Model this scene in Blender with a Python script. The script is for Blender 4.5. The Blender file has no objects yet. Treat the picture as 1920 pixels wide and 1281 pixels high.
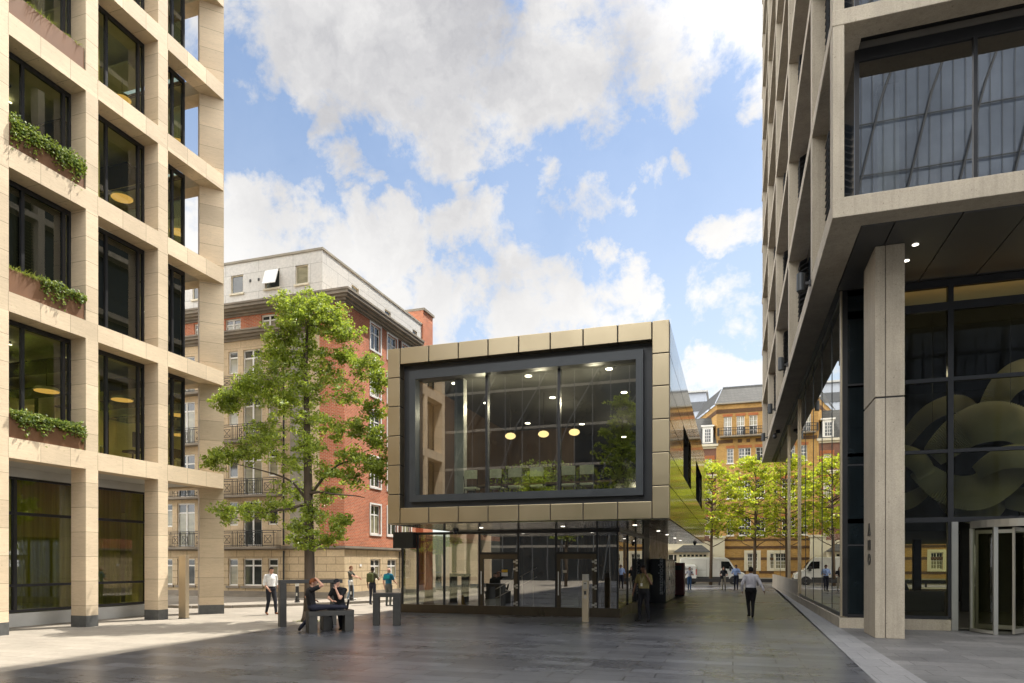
import bpy, math, random
import numpy as np
from mathutils import Vector, Matrix
PI = math.pi
RNG = random.Random(11)
sc = bpy.context.scene
COL = sc.collection
WORLD = {}

# ---------------------------------------------------------------- mesh builder
class MB:
    def __init__(s, M=None):
        s.v = []; s.f = []; s.mi = []; s.cur = 0; s.M = M
    def add(s, vs, fs):
        b = len(s.v)
        if s.M is not None: vs = [s.M @ Vector(p) for p in vs]
        s.v += [tuple(p) for p in vs]
        s.f += [tuple(i + b for i in f) for f in fs]
        s.mi += [s.cur] * len(fs)
        return s
    def box(s, x0, y0, z0, x1, y1, z1):
        if x0 > x1: x0, x1 = x1, x0
        if y0 > y1: y0, y1 = y1, y0
        if z0 > z1: z0, z1 = z1, z0
        return s.add([(x0,y0,z0),(x1,y0,z0),(x1,y1,z0),(x0,y1,z0),(x0,y0,z1),(x1,y0,z1),(x1,y1,z1),(x0,y1,z1)],
                     [(0,3,2,1),(4,5,6,7),(0,1,5,4),(1,2,6,5),(2,3,7,6),(3,0,4,7)])
    def quad(s, a, b, c, d): return s.add([a,b,c,d], [(0,1,2,3)])
    def prism(s, poly, z0, z1):
        n = len(poly)
        ar = sum(poly[i][0]*poly[(i+1)%n][1]-poly[(i+1)%n][0]*poly[i][1] for i in range(n))
        if ar < 0: poly = poly[::-1]
        vs = [(p[0],p[1],z0) for p in poly] + [(p[0],p[1],z1) for p in poly]
        fs = [tuple(range(n-1,-1,-1)), tuple(range(n,2*n))] + [(i,(i+1)%n,n+(i+1)%n,n+i) for i in range(n)]
        return s.add(vs, fs)
    def extr(s, poly, axis, a0, a1):
        # polygon in the plane across an axis, pushed along it ('x': (y,z), 'y': (x,z))
        n = len(poly)
        mk = (lambda p,a: (a,p[0],p[1])) if axis == 'x' else (lambda p,a: (p[0],a,p[1]))
        vs = [mk(p,a0) for p in poly] + [mk(p,a1) for p in poly]
        fs = [tuple(range(n-1,-1,-1)), tuple(range(n,2*n))] + [(i,(i+1)%n,n+(i+1)%n,n+i) for i in range(n)]
        return s.add(vs, fs)
    def tube(s, pts, rads, n=8, cap=True, flat=1.0, up=None):
        pts = [Vector(p) for p in pts]
        if not isinstance(rads, (list,tuple)): rads = [rads]*len(pts)
        vs = []; fs = []
        ref = Vector(up) if up is not None else None
        for i,p in enumerate(pts):
            d = (pts[min(i+1,len(pts)-1)] - pts[max(i-1,0)])
            if d.length < 1e-9: d = Vector((0,0,1))
            d.normalize()
            if ref is None: ref = Vector((1,0,0)) if abs(d.x) < .8 else Vector((0,1,0))
            a = (ref - d*ref.dot(d))
            if a.length < 1e-6: a = d.orthogonal()
            a.normalize(); b = d.cross(a)
            if up is None: ref = a
            for k in range(n):
                t = 2*PI*k/n
                vs.append(p + (a*math.cos(t) + b*math.sin(t)*flat)*rads[i])
        m = len(pts)
        for i in range(m-1):
            for k in range(n):
                k2 = (k+1)%n
                fs.append((i*n+k, i*n+k2, (i+1)*n+k2, (i+1)*n+k))
        if cap:
            fs.append(tuple(range(n-1,-1,-1))); fs.append(tuple((m-1)*n+k for k in range(n)))
        return s.add(vs, fs)
    def cyl(s, c, r, z0, z1, n=20): return s.tube([(c[0],c[1],z0),(c[0],c[1],z1)], [r,r], n)
    def sphere(s, c, r, nu=12, nv=8):
        if not isinstance(r,(tuple,list)): r = (r,r,r)
        vs = [(c[0],c[1],c[2]-r[2])]
        for j in range(1,nv):
            t = PI*j/nv
            for i in range(nu):
                p = 2*PI*i/nu
                vs.append((c[0]+r[0]*math.sin(t)*math.cos(p), c[1]+r[1]*math.sin(t)*math.sin(p), c[2]-r[2]*math.cos(t)))
        vs.append((c[0],c[1],c[2]+r[2])); L = len(vs)-1
        fs = []
        for i in range(nu):
            i2 = (i+1)%nu
            fs.append((0,1+i2,1+i)); fs.append((L,1+(nv-2)*nu+i,1+(nv-2)*nu+i2))
            for j in range(nv-2):
                a = 1+j*nu
                fs.append((a+i,a+i2,a+nu+i2,a+nu+i))
        return s.add(vs, fs)
    def build(s, name, mats, parent=None, smooth=False, bevel=0.0, org=None, seg=2):
        if not isinstance(mats,(list,tuple)): mats = [mats]
        if parent is not None: org = WORLD[parent]
        elif org is None: org = (0,0,0)
        o0 = Vector(org)
        me = bpy.data.meshes.new(name)
        me.from_pydata([tuple(Vector(p)-o0) for p in s.v], [], s.f)
        for m in mats: me.materials.append(m)
        if len(mats) > 1: me.polygons.foreach_set('material_index', s.mi)
        if smooth: me.polygons.foreach_set('use_smooth', [True]*len(me.polygons))
        me.update()
        o = bpy.data.objects.new(name, me); COL.objects.link(o)
        if parent is not None: o.parent = parent
        else: o.location = o0
        WORLD[o] = tuple(org)
        if bevel:
            b = o.modifiers.new('bevel','BEVEL'); b.width = bevel; b.segments = seg; b.limit_method = 'ANGLE'; b.angle_limit = math.radians(35)
        return o

def tag(o, label=None, cat=None, group=None, kind=None):
    if label: o['label'] = label
    if cat: o['category'] = cat
    if group: o['group'] = group
    if kind: o['kind'] = kind
    return o
def thing(name, label, cat, loc=(0,0,0), group=None):
    o = bpy.data.objects.new(name, None); COL.objects.link(o); o.location = loc
    o.empty_display_size = .3
    WORLD[o] = tuple(loc)
    return tag(o, label, cat, group)
def dup(root, loc, label=None, rotz=None, scale=None):
    m = {root: root.copy()}; r = m[root]; COL.objects.link(r); r.location = loc
    for ch in list(root.children_recursive):
        c = ch.copy(); COL.objects.link(c); m[ch] = c
    for ch in root.children_recursive: m[ch].parent = m[ch.parent]
    if label: r['label'] = label
    if rotz is not None: r.rotation_euler = (0,0,rotz)
    if scale is not None: r.scale = (scale,)*3
    return r

# ---------------------------------------------------------------- materials
class NT:
    def __init__(s, name):
        s.m = bpy.data.materials.new(name); s.m.use_nodes = True
        s.t = s.m.node_tree; s.t.nodes.clear()
        s.out = s.n('ShaderNodeOutputMaterial')
    def n(s, typ, **k):
        x = s.t.nodes.new(typ)
        for a,b in k.items(): setattr(x,a,b)
        return x
    def l(s, a, b): s.t.links.new(a,b)
    def pos(s, st=(1,1,1), off=(0,0,0)):
        g = s.n('ShaderNodeNewGeometry'); mp = s.n('ShaderNodeMapping')
        mp.inputs['Scale'].default_value = st; mp.inputs['Location'].default_value = off
        s.l(g.outputs['Position'], mp.inputs['Vector']); return mp.outputs['Vector']
    def noise(s, vec, scale, detail=5, rough=.55, dist=0):
        x = s.n('ShaderNodeTexNoise'); x.inputs['Scale'].default_value = scale; x.inputs['Detail'].default_value = detail
        x.inputs['Roughness'].default_value = rough; x.inputs['Distortion'].default_value = dist
        s.l(vec, x.inputs['Vector']); return x.outputs['Fac']
    def rng(s, v, a, b, c, d, smooth=False):
        x = s.n('ShaderNodeMapRange')
        if smooth: x.interpolation_type = 'SMOOTHSTEP'
        for i,q in zip(('From Min','From Max','To Min','To Max'),(a,b,c,d)): x.inputs[i].default_value = q
        s.l(v, x.inputs['Value']); return x.outputs['Result']
    def math(s, op, a, b=None, c=None):
        x = s.n('ShaderNodeMath', operation=op)
        for i,q in enumerate((a,b,c)):
            if q is None: continue
            if isinstance(q,(int,float)): x.inputs[i].default_value = q
            else: s.l(q, x.inputs[i])
        return x.outputs[0]
    def mix(s, f, a, b, mode='MIX'):
        x = s.n('ShaderNodeMix', data_type='RGBA', blend_type=mode)
        for key,q in ((0,f),(6,a),(7,b)):
            if isinstance(q,(int,float)): x.inputs[key].default_value = q
            elif isinstance(q,(tuple,list)): x.inputs[key].default_value = (*q,1)[:4]
            else: s.l(q, x.inputs[key])
        return x.outputs[2]
    def scale_col(s, col, f):
        x = s.n('ShaderNodeVectorMath', operation='SCALE')
        if isinstance(col,(tuple,list)): x.inputs[0].default_value = col[:3]
        else: s.l(col, x.inputs[0])
        if isinstance(f,(int,float)): x.inputs['Scale'].default_value = f
        else: s.l(f, x.inputs['Scale'])
        return x.outputs[0]
    def bump(s, h, strength=.3, dist=.02):
        x = s.n('ShaderNodeBump'); x.inputs['Strength'].default_value = strength; x.inputs['Distance'].default_value = dist
        s.l(h, x.inputs['Height']); return x.outputs['Normal']
    def bsdf(s, col, rough=.6, metal=0, normal=None, spec=.5, coat=0):
        x = s.n('ShaderNodeBsdfPrincipled')
        for key,q in (('Base Color',col),('Roughness',rough),('Metallic',metal)):
            if isinstance(q,(tuple,list)): x.inputs[key].default_value = (*q,1)[:4]
            elif isinstance(q,(int,float)): x.inputs[key].default_value = q
            else: s.l(q, x.inputs[key])
        x.inputs['Specular IOR Level'].default_value = spec
        x.inputs['Coat Weight'].default_value = coat
        if normal is not None: s.l(normal, x.inputs['Normal'])
        s.l(x.outputs[0], s.out.inputs['Surface'])
        return x
    def xyz(s):
        g = s.n('ShaderNodeNewGeometry'); x = s.n('ShaderNodeSeparateXYZ'); s.l(g.outputs['Position'], x.inputs[0]); return x.outputs
    def comb(s, a, b, c=0.0):
        x = s.n('ShaderNodeCombineXYZ')
        for i,q in enumerate((a,b,c)):
            if isinstance(q,(int,float)): x.inputs[i].default_value = q
            else: s.l(q, x.inputs[i])
        return x.outputs[0]

def pbr(name, col, rough=.6, metal=0, var=.12, sc_=2.5, st=(1,1,1), bump=0, bsc=30, spec=.5, rvar=.1, coat=0):
    t = NT(name); p = t.pos(st)
    n = t.noise(p, sc_, 6)
    c = t.scale_col(col, t.rng(n,.3,.7,1-var,1+var))
    r = t.rng(n,.3,.7,max(.02,rough-rvar*rough),min(1,rough+rvar*rough))
    nm = t.bump(t.noise(t.pos(st), bsc, 4), bump, .01) if bump else None
    t.bsdf(c, r, metal, nm, spec, coat)
    return t.m

def emis(name, col, s):
    t = NT(name); e = t.n('ShaderNodeEmission'); e.inputs['Color'].default_value = (*col,1); e.inputs['Strength'].default_value = s
    t.l(e.outputs[0], t.out.inputs['Surface']); return t.m

def travertine(name, col, jz=0, jy=0, wid=.012, oz=0.0, oy=0.0):
    # cream travertine: fine horizontal bedding streaks, small pits, thin dark joints
    t = NT(name)
    streak = t.noise(t.pos((2.2,2.2,22)), 1.2, 9, .68, 1.2)
    big = t.noise(t.pos((.5,.5,.9)), 1.1, 4)
    pit = t.noise(t.pos((7,7,26)), 2.2, 3, .5)
    x = t.xyz()
    c = t.mix(t.rng(streak,.33,.68,0,1), tuple(v*.88 for v in col), tuple(min(1,v*1.07) for v in col))
    c = t.scale_col(c, t.rng(big,.3,.7,.90,1.07))
    pf = t.rng(pit,.66,.72,0,1)
    c = t.mix(t.math('MULTIPLY',pf,.55), c, (.16,.11,.06))
    jf = None
    if jz: # one slab height tone per course
        row = t.math('FLOOR', t.math('DIVIDE', t.math('ADD',x[2],oz), jz))
        wn = t.n('ShaderNodeTexWhiteNoise', noise_dimensions='2D'); 
        bay = t.math('FLOOR', t.math('DIVIDE', x[1], 2.67))
        t.l(t.comb(row,bay), wn.inputs['Vector'])
        c = t.scale_col(c, t.rng(wn.outputs['Value'],0,1,.86,1.08))
        a = t.math('MODULO', t.math('ADD', x[2], oz+100*jz), jz)
        jf = t.math('LESS_THAN', a, wid)
    if jy:
        row = t.math('FLOOR', t.math('DIVIDE', t.math('ADD',x[1],oy), jy))
        wn = t.n('ShaderNodeTexWhiteNoise', noise_dimensions='2D'); lev = t.math('FLOOR', t.math('DIVIDE', x[2], 2.0))
        t.l(t.comb(row,lev), wn.inputs['Vector'])
        c = t.scale_col(c, t.rng(wn.outputs['Value'],0,1,.86,1.08))
        a = t.math('MODULO', t.math('ADD', x[1], oy+100*jy), jy)
        j2 = t.math('LESS_THAN', a, wid)
        jf = j2 if jf is None else t.math('MAXIMUM', jf, j2)
    if jf is not None: c = t.mix(t.math('MULTIPLY',jf,.75), c, (.12,.085,.05))
    h = t.math('SUBTRACT', t.math('MULTIPLY', streak, .25), pf)
    t.bsdf(c, .62, 0, t.bump(h,.25,.006), .35)
    return t.m

def brickmat(name, c1, c2, mortar, bw=.225, bh=.075, ms=.009, var=.25, rough=.85, xy=False, bumpd=.01, bias=0.0, big=.6, spec=.3, rvar=0, off=.5):
    t = NT(name); x = t.xyz()
    v = t.comb(x[0],x[1]) if xy else t.comb(t.math('ADD',x[0],x[1]), x[2])
    b = t.n('ShaderNodeTexBrick'); b.offset = off
    t.l(v, b.inputs['Vector'])
    b.inputs['Color1'].default_value = (*c1,1); b.inputs['Color2'].default_value = (*c2,1); b.inputs['Mortar'].default_value = (*mortar,1)
    b.inputs['Scale'].default_value = 1; b.inputs['Mortar Size'].default_value = ms; b.inputs['Brick Width'].default_value = bw; b.inputs['Row Height'].default_value = bh
    b.inputs['Bias'].default_value = bias; b.inputs['Mortar Smooth'].default_value = .1
    n = t.noise(t.pos(), big, 6, .6); n2 = t.noise(t.pos(), 9, 5)
    c = t.scale_col(b.outputs['Color'], t.rng(n,.3,.7,1-var,1+var))
    c = t.scale_col(c, t.rng(n2,.3,.7,.9,1.1))
    h = t.math('ADD', t.math('MULTIPLY', b.outputs['Fac'], -1), t.math('MULTIPLY', n2, .35))
    r = rough if not rvar else t.rng(n,.3,.7,rough-rvar,rough+rvar)
    t.bsdf(c, r, 0, t.bump(h,.5,bumpd), spec)
    return t.m

def glass(name, tint, base=.08, top=.9, ior=1.5, rough=0.0, wob=0.0, wsc=.6, wst=(1,1,1), rcol=(1,1,1)):
    # one sheet of glazing: what passes is tinted, what is mirrored follows Fresnel
    t = NT(name)
    tr = t.n('ShaderNodeBsdfTransparent'); tr.inputs['Color'].default_value = (*tint,1)
    gl = t.n('ShaderNodeBsdfGlossy'); gl.inputs['Roughness'].default_value = rough; gl.inputs['Color'].default_value = (*rcol,1)
    fr = t.n('ShaderNodeFresnel'); fr.inputs['IOR'].default_value = ior
    f = t.math('MINIMUM', t.math('ADD', fr.outputs[0], base), top)
    if wob:
        nm = t.bump(t.noise(t.pos(wst), wsc, 2), wob, .05)
        t.l(nm, gl.inputs['Normal'])
    mx = t.n('ShaderNodeMixShader'); t.l(f, mx.inputs[0]); t.l(tr.outputs[0], mx.inputs[1]); t.l(gl.outputs[0], mx.inputs[2])
    t.l(mx.outputs[0], t.out.inputs['Surface'])
    return t.m

def leafmat(name, cols, trans=.45, gloss=.12):
    t = NT(name)
    g = t.n('ShaderNodeNewGeometry'); cr = t.n('ShaderNodeValToRGB'); t.l(g.outputs['Random Per Island'], cr.inputs[0])
    el = cr.color_ramp.elements
    while len(el) < len(cols): el.new(.5)
    for i,c in enumerate(cols): el[i].position = i/(len(cols)-1); el[i].color = (*c,1)
    n = t.noise(t.pos(), .9, 3)
    c = t.scale_col(cr.outputs[0], t.rng(n,.3,.7,.75,1.25))
    d = t.n('ShaderNodeBsdfDiffuse'); tl = t.n('ShaderNodeBsdfTranslucent'); gl = t.n('ShaderNodeBsdfGlossy'); gl.inputs['Roughness'].default_value = .38
    t.l(c, d.inputs[0])
    y = t.scale_col(c, 1.35); ym = t.mix(.35, y, (.42,.5,.05), 'MIX'); t.l(ym, tl.inputs[0])
    m1 = t.n('ShaderNodeMixShader'); m1.inputs[0].default_value = trans; t.l(d.outputs[0], m1.inputs[1]); t.l(tl.outputs[0], m1.inputs[2])
    m2 = t.n('ShaderNodeMixShader'); m2.inputs[0].default_value = gloss; t.l(m1.outputs[0], m2.inputs[1]); t.l(gl.outputs[0], m2.inputs[2])
    t.l(m2.outputs[0], t.out.inputs['Surface'])
    return t.m

def streakmetal(name, col, rough, st=(3,3,.12), bumpk=.05, sc_=3, var=.1, rv=.3):
    t = NT(name); n = t.noise(t.pos(st), sc_, 5, .6)
    n2 = t.noise(t.pos(), 1.3, 3)
    c = t.scale_col(col, t.rng(n,.3,.7,1-var,1+var))
    r = t.rng(n2,.3,.7,rough*(1-rv),rough*(1+rv))
    t.bsdf(c, r, 1.0, t.bump(n, bumpk, .01), .5)
    return t.m

def cloth(name, col, rough=.85, var=.12): return pbr(name, col, rough, 0, var, 14, bump=.25, bsc=60, spec=.2)

TRAV = (.64,.51,.35)
M = {}
M['trav_col'] = travertine('travertine_column', TRAV, jz=.73, oz=.1)
M['trav_beam'] = travertine('travertine_beam', TRAV, jy=.89, oy=.30)
M['trav_plain'] = travertine('travertine_plain', TRAV)
M['granite_plinth'] = pbr('granite_plinth', (.085,.085,.08), .5, var=.2, sc_=8, bump=.1)
M['black_frame'] = pbr('black_frame', (.012,.012,.013), .38, var=.2)
M['soffit_grey'] = pbr('soffit_grey', (.42,.41,.38), .7, var=.06)
M['corten'] = pbr('corten_brown', (.15,.068,.028), .62, var=.22, sc_=1.6, st=(1,1,.35), bump=.05)
M['office_glass'] = glass('office_glass', (.80,.79,.46), .05, .9, 1.5, 0, .012, .5)
M['ground_glass'] = glass('ground_glass', (.50,.52,.22), .08, .9, 1.5, 0, .012, .5)
M['blind_navy'] = pbr('blind_navy', (.006,.009,.022), .7, var=.3, st=(1,1,.2))
M['int_ceiling'] = pbr('interior_ceiling', (.62,.62,.50), .8, var=.1)
M['int_wall'] = pbr('interior_wall', (.68,.65,.33), .8, var=.1)
M['int_dark'] = pbr('interior_dark', (.05,.05,.045), .8, var=.2)
M['int_floor'] = pbr('interior_floor', (.12,.11,.09), .6, var=.2)
M['curtain'] = pbr('curtain_cloth', (.40,.37,.12), .9, var=.35, st=(3,3,.08), sc_=3)
M['lamp_warm'] = emis('lamp_warm', (1,.72,.34), 1.1)
M['lamp_disc'] = emis('lamp_disc', (1,.60,.2), .42)
M['lamp_white'] = emis('lamp_white', (1,.93,.8), 5.0)
M['lamp_soffit'] = emis('lamp_soffit', (1,.93,.8), 3.0)
M['lamp_strip'] = emis('lamp_strip', (1,.93,.78), 3.0)
M['rib_dark'] = pbr('dark_rib', (.09,.095,.10), .5, var=.1)
M['bronze'] = streakmetal('bronze_panel', (.39,.325,.215), .36, (.6,.6,.3), .004, 1, .05, .12)
M['bronze_side'] = streakmetal('bronze_side_panel', (.35,.33,.24), .10, (2.2,2.2,.05), .10, 3, .10, .2)
M['bronze_soffit'] = streakmetal('bronze_soffit', (.36,.33,.28), .16, (.5,2,1), .02, 2, .1)
M['anthracite'] = pbr('anthracite_metal', (.020,.022,.025), .42, var=.15, spec=.5)
M['anthracite_frame'] = pbr('anthracite_frame', (.042,.047,.051), .42, .3, var=.08)
M['black_matt'] = pbr('black_matt', (.010,.010,.011), .55, var=.3)
M['window_glass'] = glass('pavilion_glass', (.84,.87,.74), .17, .92, 1.52, 0, .02, .35)
M['shop_glass'] = glass('pavilion_ground_glass', (.52,.53,.45), .22, .92, 1.52, 0, .035, .5)
M['bronze_dark'] = streakmetal('dark_bronze', (.10,.085,.065), .35, (1,1,.2), .02, 2, .1)
M['rib_bronze'] = streakmetal('ribbed_bronze', (.13,.10,.075), .35, (4,4,.1), .05, 3, .15)
M['wood_dark'] = pbr('walnut_lining', (.12,.065,.028), .55, var=.25, st=(1,5,.3))
M['concrete_dark'] = pbr('precast_soffit', (.21,.195,.17), .8, var=.12, sc_=1.2, bump=.15, bsc=40)
M['soffit_dark'] = pbr('dark_soffit_panel', (.062,.061,.058), .5, var=.1, sc_=.8)
M['mirror_glass'] = glass('passage_glass', (.12,.13,.12), .60, .95, 1.5, 0, .02, .45, (1,1,.6), (.93,.92,.88))
M['lobby_glass'] = glass('lobby_glass', (.66,.68,.52), .0, .9, 1.26, 0, .02, .5)
M['upper_glass'] = glass('upper_office_glass', (.40,.44,.42), .20, .9, 1.5, 0, .02, .35)
M['dark_spandrel'] = pbr('dark_glass_spandrel', (.008,.012,.014), .12, var=.3, spec=.5)
M['steel'] = pbr('brushed_steel', (.55,.53,.48), .32, 1, .08, 6, (1,1,.2))
M['champagne'] = pbr('champagne_metal', (.50,.42,.30), .42, .85, .06, 3, (1,1,.2))
M['door_metal'] = pbr('revolving_door_metal', (.40,.385,.34), .38, .8, .06, 3, (1,1,.2))
M['lampshade'] = pbr('ribbed_lampshade', (.56,.54,.42), .8, var=.06)
M['brick_red'] = brickmat('red_brick', (.56,.155,.066), (.43,.11,.048), (.46,.34,.24), .225,.075,.010,.16)
M['stone_ash'] = brickmat('banded_ashlar', (.60,.47,.30), (.55,.425,.265), (.27,.20,.125), 1.1,.37,.017,.14,.85,bumpd=.03)
M['stone_plain'] = brickmat('smooth_ashlar', (.62,.48,.31), (.56,.435,.28), (.30,.225,.14), 1.3,.46,.008,.18,.85)
M['stone_grey'] = pbr('weathered_stone', (.30,.27,.215), .85, var=.2, sc_=1.2, st=(1,1,.35), bump=.15)
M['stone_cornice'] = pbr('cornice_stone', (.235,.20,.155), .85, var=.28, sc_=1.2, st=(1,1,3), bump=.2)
M['panel_white'] = brickmat('pale_cladding', (.60,.575,.53), (.57,.55,.51), (.36,.34,.31), 2.2,1.05,.014,.06,.5,bumpd=.004)
M['white_paint'] = pbr('white_window_paint', (.78,.76,.71), .5, var=.05)
M['pane_dark'] = pbr('dark_pane', (.035,.04,.038), .06, var=.4, spec=.6)
M['pane_blind'] = pbr('pane_with_blind', (.27,.25,.165), .12, var=.25, sc_=1.2, st=(1,1,4), spec=.6)
M['iron'] = pbr('black_ironwork', (.015,.014,.013), .5, var=.2)
M['brick_yellow'] = brickmat('yellow_stock_brick', (.52,.29,.075), (.40,.21,.05), (.38,.28,.15), .225,.075,.010,.18)
M['brick_brown'] = brickmat('brown_band_brick', (.115,.06,.03), (.09,.045,.025), (.14,.09,.05), .225,.075,.010,.15)
M['brick_orange'] = brickmat('orange_arch_brick', (.42,.13,.045), (.36,.10,.035), (.35,.2,.1), .075,.25,.008,.12)
M['brick_plum'] = brickmat('plum_brick', (.20,.085,.055), (.15,.065,.05), (.22,.15,.11), .225,.075,.010,.15)
M['slate'] = brickmat('roof_slate', (.085,.083,.075), (.068,.066,.06), (.045,.045,.04), .35,.30,.022,.12,.6)
M['cream'] = pbr('cream_stucco', (.66,.60,.46), .7, var=.07, sc_=.8)
M['lead_grey'] = pbr('zinc_cladding', (.33,.36,.41), .45, .2, var=.08)
M['paint_van'] = pbr('white_van_paint', (.72,.71,.66), .22, var=.03, coat=.6)
M['rubber'] = pbr('black_rubber', (.018,.018,.018), .7, var=.2)
M['plastic_black'] = pbr('black_plastic', (.02,.02,.02), .45, var=.2)
M['car_glass'] = pbr('van_glass', (.012,.014,.014), .05, var=.3, spec=.7)
M['red_lens'] = pbr('red_lens', (.45,.02,.015), .2, var=.1)
M['clear_lens'] = pbr('clear_lens', (.6,.6,.58), .12, var=.1)
M['bluestone'] = pbr('dark_bench_stone', (.030,.028,.024), .55, var=.3, sc_=5, bump=.12, bsc=50)
M['bark'] = pbr('tree_bark', (.085,.062,.042), .9, var=.35, sc_=5, st=(1,1,.25), bump=.6, bsc=22)
M['bark_thin'] = pbr('young_bark', (.11,.075,.045), .9, var=.25, sc_=6, bump=.3)
M['leaf_oak'] = leafmat('oak_leaf', [(.125,.18,.022),(.20,.265,.028),(.29,.355,.036),(.38,.43,.05)], .56, .05)
M['leaf_lime'] = leafmat('lime_leaf', [(.20,.26,.018),(.32,.38,.024),(.44,.47,.03),(.56,.52,.035)], .64, .03)
M['leaf_ivy'] = leafmat('ivy_leaf', [(.06,.105,.014),(.10,.15,.018),(.16,.20,.025),(.21,.24,.035)], .35, .03)
M['leaf_grass'] = leafmat('grass_blade', [(.12,.15,.03),(.18,.20,.04),(.26,.26,.06),(.10,.14,.03)], .4, .05)
M['leaf_dark'] = leafmat('dark_leaf', [(.012,.03,.006),(.02,.045,.009),(.03,.06,.012)], .35, .12)
M['chair_fabric'] = cloth('pale_green_fabric', (.74,.76,.58))
M['amber'] = pbr('yellow_plastic', (.70,.42,.02), .45, var=.1)
M['locker_grey'] = pbr('locker_steel', (.34,.33,.30), .28, .6, .08, 2)
M['locker_black'] = pbr('locker_black', (.012,.013,.014), .4, var=.2)
M['letter_grey'] = pbr('pale_lettering', (.86,.86,.84), .5, var=.05)
M['ink'] = pbr('dark_lettering', (.03,.03,.035), .6, var=.1)
M['box_red'] = pbr('dark_red_steel', (.10,.008,.010), .4, var=.15)
M['glazed_dark'] = pbr('dark_curtain_wall', (.016,.020,.024), .1, var=.35, sc_=.5, spec=.6)
M['pale_band'] = pbr('pale_metal_band', (.42,.42,.40), .5, var=.1)
M['blue_glass'] = pbr('blue_curtain_wall', (.27,.31,.37), .2, .1, var=.25, sc_=.3, spec=.8)
M['silver_band'] = pbr('silver_band', (.62,.60,.54), .4, .5, .1)

def concrete():
    # precast concrete: fine speckle, air holes, faint casting streaks and water marks running down
    t = NT('precast_concrete'); x = t.xyz()
    cl = t.noise(t.pos((1,1,.5)), 1.2, 6, .6); st = t.noise(t.pos((5,5,.18)), 1.6, 5, .65); sp = t.noise(t.pos(), 38, 3, .6); pit = t.noise(t.pos(), 17, 2, .5)
    c = t.scale_col((.395,.345,.268), t.rng(cl,.3,.7,.86,1.12)); c = t.scale_col(c, t.rng(st,.45,.72,1.02,.86)); c = t.scale_col(c, t.rng(sp,.3,.7,.88,1.12))
    pf = t.rng(pit,.68,.74,0,1); c = t.mix(t.math('MULTIPLY',pf,.6), c, (.12,.10,.075))
    t.bsdf(c, .82, 0, t.bump(t.math('SUBTRACT', t.math('MULTIPLY',sp,.4), pf), .3, .006), .3)
    return t.m
M['concrete'] = concrete()

def granite():
    t = NT('dark_granite_paving'); x = t.xyz()
    b = t.n('ShaderNodeTexBrick'); b.offset = .37; b.offset_frequency = 2; t.l(t.comb(x[0],x[1]), b.inputs['Vector'])
    b.inputs['Color1'].default_value = (.055,.057,.065,1); b.inputs['Color2'].default_value = (.112,.115,.127,1); b.inputs['Mortar'].default_value = (.012,.012,.012,1)
    b.inputs['Scale'].default_value = 1; b.inputs['Mortar Size'].default_value = .013; b.inputs['Brick Width'].default_value = 1.25; b.inputs['Row Height'].default_value = .46
    n = t.noise(t.pos(), .35, 6, .6); n2 = t.noise(t.pos((1.2,8,1)), 2.2, 6, .7); n3 = t.noise(t.pos(), 45, 3)
    c = t.scale_col(b.outputs['Color'], t.rng(n,.3,.7,.92,1.08))
    c = t.scale_col(c, t.rng(n2,.3,.72,.86,1.18)); c = t.scale_col(c, t.rng(n3,.3,.7,.9,1.1))
    vo = t.n('ShaderNodeTexVoronoi'); vo.inputs['Scale'].default_value = 1.9; t.l(t.pos((1,1,0)), vo.inputs['Vector'])
    gum = t.math('MULTIPLY', t.rng(vo.outputs['Distance'],.045,.075,1,0), t.rng(t.noise(t.pos(),.8,3),.48,.6,0,1))
    c = t.mix(t.math('MULTIPLY',gum,.5), c, (.17,.17,.165))
    r = t.rng(t.math('ADD', t.math('MULTIPLY',n,.6), t.math('MULTIPLY',n2,.4)), .3,.7,  .20,.40)
    h = t.math('ADD', t.math('MULTIPLY', b.outputs['Fac'], -1), t.math('MULTIPLY', n2, .3))
    t.bsdf(c, r, 0, t.bump(h,.3,.008), .8)
    return t.m
M['granite'] = granite()
M['pale_paving'] = brickmat('pale_stone_paving', (.31,.272,.222), (.26,.23,.188), (.17,.15,.12), .9,.42,.007,.13,.62, xy=True, bumpd=.005, spec=.4, off=.4)
M['grey_paving'] = brickmat('grey_stone_paving', (.175,.17,.165), (.12,.118,.116), (.06,.058,.055), 1.2,.6,.007,.2,.5, xy=True, bumpd=.005, spec=.45, off=.3)
M['strip_paving'] = brickmat('light_stone_strip', (.25,.245,.245), (.21,.208,.21), (.10,.10,.10), .5,1.0,.006,.1,.5, xy=True, bumpd=.004, spec=.45)
M['asphalt'] = pbr('street_asphalt', (.20,.19,.175), .85, var=.15, sc_=1.5, bump=.2, bsc=60)
M['kerb'] = pbr('kerb_granite', (.24,.215,.18), .75, var=.2, sc_=4)
M['ground'] = pbr('far_ground', (.16,.15,.14), .9, var=.15)
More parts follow.
